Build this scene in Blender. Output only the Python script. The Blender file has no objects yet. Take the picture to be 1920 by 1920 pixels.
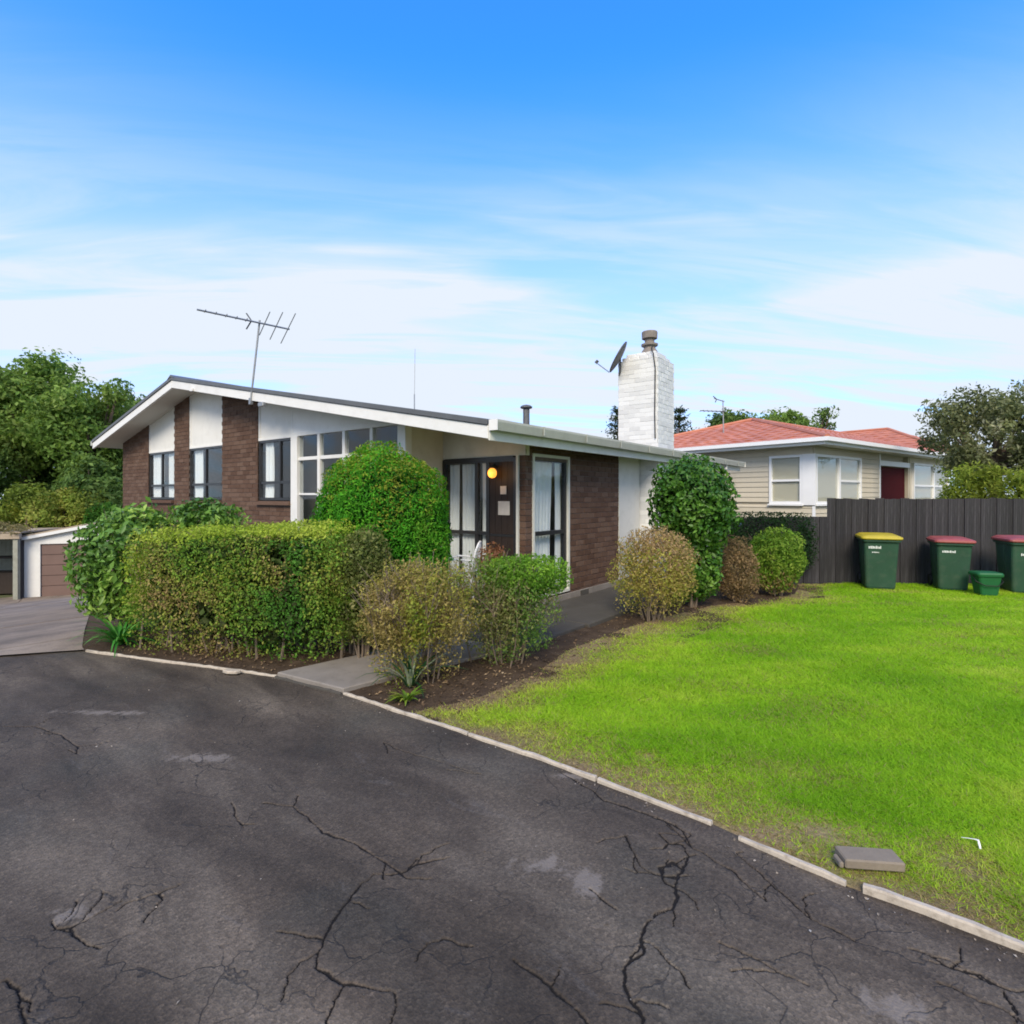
import bpy, bmesh, math, random
import numpy as np
from mathutils import Vector, Matrix, Euler

random.seed(7)
rng = np.random.default_rng(11)
S = bpy.context.scene
COL = S.collection
R = math.radians

# ------------------------------------------------------------------ camera
# Site frame: x runs along the gable front of the brick house (its right-hand
# wall corner is x = 0), y runs back along the side wall, z = 0 is the asphalt.
CAM = (4.6007, -5.5571, 1.65)
HEAD = R(37.2595)
cam_d = bpy.data.cameras.new('camera')
cam = bpy.data.objects.new('camera', cam_d)
COL.objects.link(cam)
cam.location = CAM
cam.rotation_euler = (R(90), 0, HEAD)
cam_d.sensor_width = 36
cam_d.lens = 36 * 1050 / 1920
cam_d.shift_y = -30 / 1920
cam_d.clip_start = 0.05
cam_d.clip_end = 3000
S.camera = cam
S.render.resolution_x = 1024
S.render.resolution_y = 1024

# ------------------------------------------------------------------ world
SUN_EL = R(38)
sun_dir = Vector((math.cos(SUN_EL) * math.cos(R(-60)), math.cos(SUN_EL) * math.sin(R(-60)), math.sin(SUN_EL)))
W = bpy.data.worlds.new('World')
S.world = W
W.use_nodes = True
nt = W.node_tree
nt.nodes.clear()
N = lambda t, **k: nt_new(nt, t, **k)


def nt_new(tree, t, **k):
    n = tree.nodes.new(t)
    for a, v in k.items():
        setattr(n, a, v)
    return n


def build_world():
    out = N('ShaderNodeOutputWorld')
    bg = N('ShaderNodeBackground')
    bg.inputs['Strength'].default_value = 0.100
    sky = N('ShaderNodeTexSky', sky_type='NISHITA', sun_disc=False)
    sky.sun_elevation = SUN_EL
    # Nishita: rotation 0 puts the sun towards +y, growing clockwise
    sky.sun_rotation = math.atan2(sun_dir.x, sun_dir.y)
    sky.altitude = 0
    sky.air_density = 1.0
    sky.dust_density = 0.6
    sky.ozone_density = 3.0
    tint = N('ShaderNodeMix', data_type='RGBA', blend_type='MULTIPLY')
    tint.inputs[0].default_value = 1.0
    tint.inputs[7].default_value = (0.25, 0.91, 1.70, 1)
    nt.links.new(sky.outputs[0], tint.inputs[6])
    tc = N('ShaderNodeTexCoord')
    sep = N('ShaderNodeSeparateXYZ')
    nt.links.new(tc.outputs['Generated'], sep.inputs[0])

    def math_n(op, a, b=None, c=None, clamp=False):
        m = N('ShaderNodeMath', operation=op, use_clamp=clamp)
        for i, v in enumerate((a, b, c)):
            if v is None:
                continue
            if isinstance(v, (int, float)):
                m.inputs[i].default_value = v
            else:
                nt.links.new(v, m.inputs[i])
        return m.outputs[0]
    z = math_n('MAXIMUM', sep.outputs[2], 0.0)
    # cloud layer: the direction met with a flat layer overhead
    zz = math_n('ADD', z, 0.14)
    px = math_n('DIVIDE', sep.outputs[0], zz)
    py = math_n('DIVIDE', sep.outputs[1], zz)
    comb = N('ShaderNodeCombineXYZ')
    nt.links.new(px, comb.inputs[0])
    nt.links.new(py, comb.inputs[1])
    mr = N('ShaderNodeMapping')
    mr.inputs['Rotation'].default_value = (0, 0, R(-44))
    nt.links.new(comb.outputs[0], mr.inputs[0])
    mp = N('ShaderNodeMapping')
    mp.inputs['Scale'].default_value = (0.34, 1.25, 1)
    mp.inputs['Location'].default_value = (5.3, 2.2, 0)
    nt.links.new(mr.outputs[0], mp.inputs[0])
    n1 = N('ShaderNodeTexNoise')
    n1.inputs['Scale'].default_value = 1.1
    n1.inputs['Detail'].default_value = 5
    n1.inputs['Roughness'].default_value = 0.48
    n1.inputs['Distortion'].default_value = 0.5
    nt.links.new(mp.outputs[0], n1.inputs['Vector'])
    # haze thickens towards the horizon, wisps grow out of it
    hz = N('ShaderNodeMapRange', interpolation_type='SMOOTHSTEP')
    hz.inputs['From Min'].default_value = 0.63
    hz.inputs['From Max'].default_value = 0.17
    hz.inputs['To Min'].default_value = 0.0
    hz.inputs['To Max'].default_value = 1.0
    nt.links.new(z, hz.inputs['Value'])
    cl = N('ShaderNodeMapRange', interpolation_type='SMOOTHSTEP')
    cl.inputs['From Min'].default_value = 0.47
    cl.inputs['From Max'].default_value = 0.70
    nt.links.new(n1.outputs[0], cl.inputs['Value'])
    # finer wisps break the sheet up
    mf = N('ShaderNodeMapping')
    mf.inputs['Scale'].default_value = (0.5, 2.6, 1)
    mf.inputs['Rotation'].default_value = (0, 0, R(7))
    nt.links.new(mr.outputs[0], mf.inputs[0])
    n2 = N('ShaderNodeTexNoise')
    n2.inputs['Scale'].default_value = 1.7
    n2.inputs['Detail'].default_value = 8
    n2.inputs['Roughness'].default_value = 0.6
    n2.inputs['Distortion'].default_value = 0.9
    nt.links.new(mf.outputs[0], n2.inputs['Vector'])
    fine = N('ShaderNodeMapRange', interpolation_type='SMOOTHSTEP')
    fine.inputs['From Min'].default_value = 0.36
    fine.inputs['From Max'].default_value = 0.66
    fine.inputs['To Min'].default_value = 0.70
    fine.inputs['To Max'].default_value = 1.06
    nt.links.new(n2.outputs[0], fine.inputs['Value'])
    low = math_n('MULTIPLY', hz.outputs[0], fine.outputs[0])
    wis = math_n('MULTIPLY', cl.outputs[0], math_n('ADD', math_n('MULTIPLY', hz.outputs[0], 0.9), 0.26))
    # unseen white cloud added round the sun, behind the viewer, to whiten shade
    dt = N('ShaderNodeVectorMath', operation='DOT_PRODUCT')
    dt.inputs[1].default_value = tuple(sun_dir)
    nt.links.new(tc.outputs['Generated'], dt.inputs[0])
    fill_veil = N('ShaderNodeMapRange', interpolation_type='SMOOTHSTEP')
    fill_veil.inputs['From Min'].default_value = 0.05
    fill_veil.inputs['From Max'].default_value = 0.85
    fill_veil.inputs['To Max'].default_value = 0.80
    nt.links.new(dt.outputs['Value'], fill_veil.inputs['Value'])
    fac = math_n('ADD', low, math_n('MULTIPLY', math_n('MULTIPLY', wis, fine.outputs[0]), 0.72), clamp=True)
    fac = math_n('MAXIMUM', fac, fill_veil.outputs[0])
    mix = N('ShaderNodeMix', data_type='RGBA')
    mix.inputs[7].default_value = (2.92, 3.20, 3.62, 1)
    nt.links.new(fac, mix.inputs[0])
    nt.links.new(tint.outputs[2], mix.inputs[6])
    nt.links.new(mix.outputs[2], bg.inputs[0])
    nt.links.new(bg.outputs[0], out.inputs[0])


build_world()

sun_d = bpy.data.lights.new('sun', 'SUN')
sun_d.energy = 1.45
sun_d.angle = R(24)
sun_d.color = (1.0, 0.87, 0.68)
sun = bpy.data.objects.new('sun', sun_d)
COL.objects.link(sun)
sun.rotation_euler = (-sun_dir).to_track_quat('-Z', 'Y').to_euler()

S.view_settings.view_transform = 'Standard'
S.view_settings.look = 'None'
S.view_settings.gamma = 1
S.view_settings.exposure = 1.48
S.view_settings.use_curve_mapping = False
S.render.engine = 'CYCLES'
S.cycles.filter_width = 1.8

# ------------------------------------------------------------------ helpers


def site(e, n):
    """camera-aligned survey offsets (right, ahead, in metres) to the site frame"""
    c, s = math.cos(HEAD), math.sin(HEAD)
    return CAM[0] + e * c - n * s, CAM[1] + e * s + n * c


def tag(o, label=None, cat=None, group=None, kind=None):
    if label:
        o['label'] = label
    if cat:
        o['category'] = cat
    if group:
        o['group'] = group
    if kind:
        o['kind'] = kind
    return o


def empty(name, loc=(0, 0, 0), rz=0, label=None, cat=None, group=None):
    o = bpy.data.objects.new(name, None)
    COL.objects.link(o)
    o.location = loc
    o.rotation_euler = (0, 0, rz)
    o.empty_display_size = 0.2
    return tag(o, label, cat, group)


def link(name, me, m=None, parent=None, loc=(0, 0, 0), rot=(0, 0, 0)):
    o = bpy.data.objects.new(name, me)
    COL.objects.link(o)
    if m is not None and len(me.materials) == 0:
        me.materials.append(m)
    o.parent = parent
    o.location = loc
    o.rotation_euler = rot
    return o


class MB:
    def __init__(self):
        self.v = []
        self.f = []

    def add(self, vs, fs):
        k = len(self.v)
        self.v += [tuple(p) for p in vs]
        self.f += [tuple(i + k for i in f) for f in fs]
        return self

    def box(self, x0, x1, y0, y1, z0, z1):
        return self.add([(x0, y0, z0), (x1, y0, z0), (x1, y1, z0), (x0, y1, z0), (x0, y0, z1), (x1, y0, z1), (x1, y1, z1), (x0, y1, z1)],
                        [(0, 3, 2, 1), (4, 5, 6, 7), (0, 1, 5, 4), (1, 2, 6, 5), (2, 3, 7, 6), (3, 0, 4, 7)])

    def prism_y(self, poly, y0, y1):
        """polygon in x,z (ccw seen from -y) pushed through y0..y1"""
        n = len(poly)
        vs = [(x, y0, z) for x, z in poly] + [(x, y1, z) for x, z in poly]
        fs = [tuple(range(n)), tuple(range(2 * n - 1, n - 1, -1))]
        fs += [((i + 1) % n, i, n + i, n + (i + 1) % n) for i in range(n)]
        return self.add(vs, fs)

    def prism_x(self, poly, x0, x1):
        n = len(poly)
        vs = [(x1, y, z) for y, z in poly] + [(x0, y, z) for y, z in poly]
        fs = [tuple(range(n)), tuple(range(2 * n - 1, n - 1, -1))]
        fs += [((i + 1) % n, i, n + i, n + (i + 1) % n) for i in range(n)]
        return self.add(vs, fs)

    def prism_z(self, poly, z0, z1):
        n = len(poly)
        vs = [(x, y, z1) for x, y in poly] + [(x, y, z0) for x, y in poly]
        fs = [tuple(range(n)), tuple(range(2 * n - 1, n - 1, -1))]
        fs += [((i + 1) % n, i, n + i, n + (i + 1) % n) for i in range(n)]
        return self.add(vs, fs)

    def tube(self, pts, radii, seg=6, cap=True):
        pts = [Vector(p) for p in pts]
        if isinstance(radii, (int, float)):
            radii = [radii] * len(pts)
        k = len(self.v)
        up = Vector((0.13, 0.07, 1)).normalized()
        for i, p in enumerate(pts):
            d = (pts[min(i + 1, len(pts) - 1)] - pts[max(i - 1, 0)]).normalized()
            s = d.cross(up)
            if s.length < 1e-3:
                s = d.cross(Vector((1, 0, 0)))
            s.normalize()
            t = s.cross(d).normalized()
            for j in range(seg):
                a = 2 * math.pi * j / seg
                q = p + (s * math.cos(a) + t * math.sin(a)) * radii[i]
                self.v.append(tuple(q))
        for i in range(len(pts) - 1):
            for j in range(seg):
                a, b = k + i * seg + j, k + i * seg + (j + 1) % seg
                self.f.append((a, b, b + seg, a + seg))
        if cap:
            self.f.append(tuple(k + j for j in range(seg - 1, -1, -1)))
            e = k + (len(pts) - 1) * seg
            self.f.append(tuple(e + j for j in range(seg)))
        return self

    def lathe(self, prof, c=(0, 0, 0), seg=20, a0=0):
        k = len(self.v)
        for r, z in prof:
            for j in range(seg):
                a = a0 + 2 * math.pi * j / seg
                self.v.append((c[0] + r * math.cos(a), c[1] + r * math.sin(a), c[2] + z))
        for i in range(len(prof) - 1):
            for j in range(seg):
                a, b = k + i * seg + j, k + i * seg + (j + 1) % seg
                self.f.append((a, b, b + seg, a + seg))
        self.f.append(tuple(k + j for j in range(seg - 1, -1, -1)))
        e = k + (len(prof) - 1) * seg
        self.f.append(tuple(e + j for j in range(seg)))
        return self

    def mesh(self, name, m=None, smooth=False, bevel=0):
        me = bpy.data.meshes.new(name)
        me.from_pydata(self.v, [], self.f)
        if bevel:
            bm = bmesh.new()
            bm.from_mesh(me)
            bmesh.ops.bevel(bm, geom=[e for e in bm.edges if len(e.link_faces) == 2 and e.calc_face_angle(0) > 0.6], offset=bevel, segments=1, affect='EDGES', clamp_overlap=True)
            bm.to_mesh(me)
            bm.free()
        me.update()
        if smooth:
            me.polygons.foreach_set('use_smooth', [True] * len(me.polygons))
        if m is not None:
            me.materials.append(m)
        return me

    def build(self, name, m, parent=None, loc=(0, 0, 0), rot=(0, 0, 0), smooth=False, bevel=0):
        return link(name, self.mesh(name, m, smooth, bevel), None, parent, loc, rot)


def np_mesh(name, V, F, cols=None):
    """fast mesh from arrays: V (n,3), F (m,3 or 4)"""
    me = bpy.data.meshes.new(name)
    V = np.asarray(V, dtype=np.float32)
    F = np.asarray(F, dtype=np.int32)
    k = F.shape[1]
    me.vertices.add(len(V))
    me.vertices.foreach_set('co', V.ravel())
    me.loops.add(F.size)
    me.loops.foreach_set('vertex_index', F.ravel())
    me.polygons.add(len(F))
    me.polygons.foreach_set('loop_start', np.arange(0, F.size, k, dtype=np.int32))
    if cols is not None:
        c = np.ones((len(V), 4), np.float32)
        c[:, :cols.shape[1]] = cols
        at = me.color_attributes.new('Col', 'FLOAT_COLOR', 'POINT')
        at.data.foreach_set('color', c.ravel())
    me.update(calc_edges=True)
    return me


# ------------------------------------------------------------------ materials
MATS = {}


def new_mat(name):
    m = bpy.data.materials.new(name)
    m.use_nodes = True
    t = m.node_tree
    t.nodes.clear()
    out = t.nodes.new('ShaderNodeOutputMaterial')
    bs = t.nodes.new('ShaderNodeBsdfPrincipled')
    t.links.new(bs.outputs[0], out.inputs[0])
    return m, t, bs, out


def ramp(t, fac, stops):
    r = t.nodes.new('ShaderNodeValToRGB')
    el = r.color_ramp.elements
    while len(el) < len(stops):
        el.new(0.5)
    for e, (p, c) in zip(el, stops):
        e.position = p
        e.color = (*c, 1)
    if fac is not None:
        t.links.new(fac, r.inputs[0])
    return r.outputs[0]


def noise(t, vec, scale, detail=4, rough=0.55, dist=0):
    n = t.nodes.new('ShaderNodeTexNoise')
    n.inputs['Scale'].default_value = scale
    n.inputs['Detail'].default_value = detail
    n.inputs['Roughness'].default_value = rough
    n.inputs['Distortion'].default_value = dist
    if vec is not None:
        t.links.new(vec, n.inputs['Vector'])
    return n.outputs[0]


def mth(t, op, a, b=None, clamp=False):
    m = t.nodes.new('ShaderNodeMath')
    m.operation = op
    m.use_clamp = clamp
    for i, v in enumerate((a, b)):
        if v is None:
            continue
        if isinstance(v, (int, float)):
            m.inputs[i].default_value = v
        else:
            t.links.new(v, m.inputs[i])
    return m.outputs[0]


def mixc(t, fac, a, b, mode='MIX'):
    m = t.nodes.new('ShaderNodeMix')
    m.data_type = 'RGBA'
    m.blend_type = mode
    for i, v in ((0, fac), (6, a), (7, b)):
        if isinstance(v, (int, float)):
            m.inputs[i].default_value = v
        elif isinstance(v, tuple):
            m.inputs[i].default_value = (*v, 1)
        else:
            t.links.new(v, m.inputs[i])
    return m.outputs[2]


def bump(t, bs, h, strength=0.3, dist=0.01):
    b = t.nodes.new('ShaderNodeBump')
    b.inputs['Strength'].default_value = strength
    b.inputs['Distance'].default_value = dist
    t.links.new(h, b.inputs['Height'])
    t.links.new(b.outputs[0], bs.inputs['Normal'])


def obj_vec(t, scale=(1, 1, 1)):
    tc = t.nodes.new('ShaderNodeTexCoord')
    mp = t.nodes.new('ShaderNodeMapping')
    mp.inputs['Scale'].default_value = scale
    t.links.new(tc.outputs['Object'], mp.inputs[0])
    return mp.outputs[0]


def island_rand(t):
    """one random value per loose piece, also different from object to object"""
    g = t.nodes.new('ShaderNodeNewGeometry')
    o = t.nodes.new('ShaderNodeObjectInfo')
    return mth(t, 'FRACT', mth(t, 'ADD', g.outputs['Random Per Island'], o.outputs['Random']))


def plain(name, col, rough=0.6, var=0.12, scale=3.0, dirt=None, metallic=0, spec=0.4, bmp=0.15, bscale=60, stretch=(1, 1, 1), rand=0.0):
    m, t, bs, out = new_mat(name)
    v = obj_vec(t, stretch)
    n = noise(t, v, scale, 6, 0.6)
    lo = tuple(c * (1 - var) for c in col)
    hi = tuple(min(1, c * (1 + var)) for c in col)
    c = ramp(t, n, [(0.25, lo), (0.75, hi)])
    if dirt:
        n2 = noise(t, v, scale * 2.3, 7, 0.7)
        c = mixc(t, mth(t, 'MULTIPLY', ramp(t, n2, [(0.5, (0, 0, 0)), (0.78, (1, 1, 1))]), dirt[1]), c, dirt[0])
    if rand:
        r = island_rand(t)
        c = mixc(t, 1.0, c, ramp(t, r, [(0, (1 - rand,) * 3), (1, (1 + rand,) * 3)]), 'MULTIPLY')
    t.links.new(c, bs.inputs['Base Color'])
    bs.inputs['Roughness'].default_value = rough
    bs.inputs['Metallic'].default_value = metallic
    bs.inputs['Specular IOR Level'].default_value = spec
    if bmp:
        bump(t, bs, noise(t, v, bscale, 3, 0.6), bmp, 0.004)
    MATS[name] = m
    return m


def brick_mat(name, stops, rough=0.85, mottle=0.25, bmp=0.5, mscale=45, flake=None):
    m, t, bs, out = new_mat(name)
    r = island_rand(t)
    c = ramp(t, r, stops)
    g = t.nodes.new('ShaderNodeNewGeometry')
    n = noise(t, g.outputs['Position'], mscale, 5, 0.65)
    c = mixc(t, 1.0, c, ramp(t, n, [(0.25, (1 - mottle,) * 3), (0.75, (1 + mottle,) * 3)]), 'MULTIPLY')
    if flake:
        n2 = noise(t, g.outputs['Position'], flake[2], 6, 0.7)
        c = mixc(t, ramp(t, n2, [(flake[1], (0, 0, 0)), (flake[1] + 0.06, (1, 1, 1))]), c, flake[0])
    t.links.new(c, bs.inputs['Base Color'])
    bs.inputs['Roughness'].default_value = rough
    bs.inputs['Specular IOR Level'].default_value = 0.25
    bump(t, bs, n, bmp, 0.006)
    MATS[name] = m
    return m


M_brick = brick_mat('brown_brick', [(0, (.085, .047, .031)), (.35, (.104, .059, .040)), (.7, (.118, .070, .048)), (1, (.138, .086, .061))])
M_mortar = plain('mortar', (.135, .105, .088), .95, .25, 14, bmp=.4, bscale=120)
M_wbrick = brick_mat('painted_brick', [(0, (.60, .60, .59)), (.5, (.68, .68, .665)), (1, (.73, .73, .715))], .7, .08, .35, 60, flake=((.30, .28, .26), .70, 9))
M_wmortar = plain('painted_mortar', (.66, .66, .65), .85, .2, 8, bmp=.3)
M_white = plain('white_paint', (.72, .715, .69), .5, .05, 2.2, dirt=((.50, .48, .43), .35), bmp=.05)
M_panel = plain('panel_board', (.70, .69, .65), .55, .06, 1.6, dirt=((.5, .48, .43), .35), bmp=.06, bscale=90)
M_cream = plain('cream_paint', (.62, .615, .55), .5, .06, 2.0, dirt=((.40, .38, .32), .4), bmp=.05)
M_beige = plain('beige_cladding', (.60, .58, .52), .65, .07, 1.8, dirt=((.33, .30, .24), .35), bmp=.08)
M_grey = plain('grey_cladding', (.60, .585, .545), .6, .06, 1.8, dirt=((.33, .32, .29), .35), bmp=.08)
M_soffit = plain('soffit_board', (.60, .59, .54), .7, .06, 1.3, bmp=.04)
M_gutter = plain('gutter_paint', (.44, .44, .375), .4, .08, 4, dirt=((.3, .3, .25), .4), bmp=.03)
M_roof = plain('dark_roof_metal', (.10, .105, .11), .45, .18, 2.5, dirt=((.06, .06, .055), .4), bmp=.05)
M_alu = plain('dark_aluminium', (.022, .022, .024), .35, .15, 6, spec=.5, bmp=.02)
M_curtain = plain('curtain_cloth', (.84, .84, .84), .9, .05, 6, bmp=.1, bscale=200, stretch=(1, 1, .1))
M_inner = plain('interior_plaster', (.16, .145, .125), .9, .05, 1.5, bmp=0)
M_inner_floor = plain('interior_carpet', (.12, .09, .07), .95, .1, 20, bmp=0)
M_timber_dark = plain('dark_stained_timber', (.026, .016, .011), .6, .35, 3, stretch=(9, 9, .7), bmp=.2, bscale=40)
M_concrete = plain('concrete', (.215, .190, .165), .9, .16, 2.5, dirt=((.11, .095, .075), .6), bmp=.3, bscale=90)
M_edge = plain('edging_concrete', (.45, .39, .315), .85, .2, 9, dirt=((.17, .135, .095), .9), bmp=.4, bscale=120)
M_pathdark = plain('mossy_concrete', (.062, .056, .047), .85, .22, 2.0, dirt=((.11, .10, .085), .45), bmp=.3, bscale=90)
M_steel = plain('galvanised_steel', (.33, .34, .35), .45, .15, 12, metallic=.7, bmp=.05)
M_dsteel = plain('weathered_dark_steel', (.12, .12, .125), .55, .25, 12, metallic=.4, bmp=.08)
M_terracotta = plain('weathered_flue_clay', (.22, .19, .165), .8, .25, 12, bmp=.2)
M_wb = plain('weatherboard_paint', (.57, .51, .395), .55, .05, 2, dirt=((.42, .37, .28), .3), bmp=.04, rand=.04)
M_nwhite = plain('white_joinery', (.80, .80, .80), .4, .03, 3, bmp=.03)
M_red = plain('maroon_door', (.075, .008, .010), .8, .1, 3, spec=.1, bmp=.05)
M_paling = plain('weathered_paling', (.024, .022, .024), .85, .40, 3.0, dirt=((.095, .09, .10), .7), stretch=(10, 10, .6), bmp=.5, bscale=30, rand=.30)
M_gdoor = plain('brown_garage_door', (.165, .105, .085), .5, .08, 2, bmp=.05)
M_post = plain('grey_green_post', (.27, .27, .22), .8, .2, 5, bmp=.2)
M_rust = plain('rusty_roof_iron', (.36, .29, .215), .75, .22, 2.5, dirt=((.20, .14, .09), .5), bmp=.1)
M_bark = plain('bark', (.10, .075, .055), .95, .3, 8, stretch=(1, 1, .3), bmp=.6, bscale=30)
M_twig = plain('twig', (.17, .13, .095), .9, .3, 12, bmp=.3)
M_bin = plain('green_bin_plastic', (.024, .068, .040), .5, .2, 3, dirt=((.085, .105, .075), .55), bmp=.1, bscale=150)
M_bin2 = plain('bright_green_plastic', (.012, .10, .03), .45, .1, 6, bmp=.08)
M_ylid = plain('yellow_lid_plastic', (.46, .36, .02), .45, .12, 5, dirt=((.35, .27, .03), .3), bmp=.08)
M_rlid = plain('red_lid_plastic', (.30, .065, .06), .5, .15, 5, dirt=((.40, .20, .17), .5), bmp=.08)
M_black = plain('black_rubber', (.012, .012, .012), .7, .1, 6, bmp=.1)
M_print = plain('white_print', (.72, .74, .72), .6, .05, 10, bmp=0)
M_paper = plain('paper_notice', (.62, .56, .48), .8, .1, 14, bmp=0)
M_block = plain('paver_concrete', (.20, .165, .125), .9, .15, 14, dirt=((.17, .14, .10), .5), bmp=.5, bscale=110)
M_wplastic = plain('white_plastic', (.78, .79, .80), .4, .04, 5, bmp=.03)
M_soil = None


def glass_mat(name, fac=0.16, tint=(.82, .85, .86)):
    m, t, bs, out = new_mat(name)
    t.nodes.remove(bs)
    tr = t.nodes.new('ShaderNodeBsdfTransparent')
    tr.inputs[0].default_value = (*tint, 1)
    gl = t.nodes.new('ShaderNodeBsdfGlossy')
    gl.inputs['Roughness'].default_value = 0.03
    lw = t.nodes.new('ShaderNodeLayerWeight')
    f = mth(t, 'ADD', mth(t, 'MULTIPLY', mth(t, 'POWER', lw.outputs['Facing'], 4.0), .75), fac * .5, clamp=True)
    mx = t.nodes.new('ShaderNodeMixShader')
    t.links.new(f, mx.inputs[0])
    t.links.new(tr.outputs[0], mx.inputs[1])
    t.links.new(gl.outputs[0], mx.inputs[2])
    g = t.nodes.new('ShaderNodeNewGeometry')
    b = t.nodes.new('ShaderNodeBump')
    b.inputs['Strength'].default_value = 0.05
    b.inputs['Distance'].default_value = 0.02
    t.links.new(noise(t, g.outputs['Position'], 1.5, 1), b.inputs['Height'])
    t.links.new(b.outputs[0], gl.inputs['Normal'])
    t.links.new(mx.outputs[0], out.inputs[0])
    return m


M_glass = glass_mat('window_glass', .06, (.93, .95, .95))


def leaf_mat(name, rough=0.6, transl=0.35, spec=0.18):
    m, t, bs, out = new_mat(name)
    a = t.nodes.new('ShaderNodeAttribute')
    a.attribute_name = 'Col'
    t.links.new(a.outputs['Color'], bs.inputs['Base Color'])
    bs.inputs['Roughness'].default_value = rough
    bs.inputs['Specular IOR Level'].default_value = spec
    tr = t.nodes.new('ShaderNodeBsdfTranslucent')
    t.links.new(mixc(t, 1.0, a.outputs['Color'], (1.25, 1.25, .75), 'MULTIPLY'), tr.inputs[0])
    mx = t.nodes.new('ShaderNodeMixShader')
    mx.inputs[0].default_value = transl
    t.links.new(bs.outputs[0], mx.inputs[1])
    t.links.new(tr.outputs[0], mx.inputs[2])
    t.links.new(mx.outputs[0], out.inputs[0])
    return m


M_leaf = leaf_mat('leaf', .6, .42, .16)
M_gloss_leaf = leaf_mat('glossy_leaf', .42, .25, .32)
M_grass = leaf_mat('grass_blade', .6, .5, .12)
M_litter = leaf_mat('dry_leaf', .9, .1, .1)


def soil_mat():
    m, t, bs, out = new_mat('garden_soil')
    v = obj_vec(t)
    n = noise(t, v, 6, 8, .7)
    c = ramp(t, n, [(.3, (.045, .030, .020)), (.55, (.085, .058, .038)), (.8, (.15, .11, .075))])
    n2 = noise(t, v, 90, 3, .7)
    c = mixc(t, 1.0, c, ramp(t, n2, [(.3, (.6, .6, .6)), (.7, (1.3, 1.3, 1.3))]), 'MULTIPLY')
    t.links.new(c, bs.inputs['Base Color'])
    bs.inputs['Roughness'].default_value = .95
    bs.inputs['Specular IOR Level'].default_value = .15
    bump(t, bs, mth(t, 'ADD', n2, mth(t, 'MULTIPLY', n, 2)), .7, .02)
    return m


M_soil = soil_mat()


def turf_mat():
    """the thatch and earth between the blades of the lawn"""
    m, t, bs, out = new_mat('lawn_thatch')
    a = t.nodes.new('ShaderNodeAttribute')
    a.attribute_name = 'Col'
    v = obj_vec(t)
    n = noise(t, v, 35, 6, .7)
    c = mixc(t, 1.0, a.outputs['Color'], ramp(t, n, [(.3, (.6, .6, .6)), (.7, (1.35, 1.35, 1.35))]), 'MULTIPLY')
    t.links.new(c, bs.inputs['Base Color'])
    bs.inputs['Roughness'].default_value = .95
    bs.inputs['Specular IOR Level'].default_value = .1
    bump(t, bs, noise(t, v, 60, 5, .7), .8, .02)
    return m


M_turf = turf_mat()


def field_mat():
    m, t, bs, out = new_mat('rough_ground')
    v = obj_vec(t)
    n = noise(t, v, .35, 8, .65)
    c = ramp(t, n, [(.3, (.055, .075, .022)), (.5, (.085, .10, .035)), (.7, (.14, .115, .06))])
    n2 = noise(t, v, 9, 6, .7)
    c = mixc(t, 1.0, c, ramp(t, n2, [(.3, (.6, .6, .6)), (.7, (1.3, 1.3, 1.3))]), 'MULTIPLY')
    t.links.new(c, bs.inputs['Base Color'])
    bs.inputs['Roughness'].default_value = .95
    bump(t, bs, n2, .6, .05)
    return m


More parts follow.
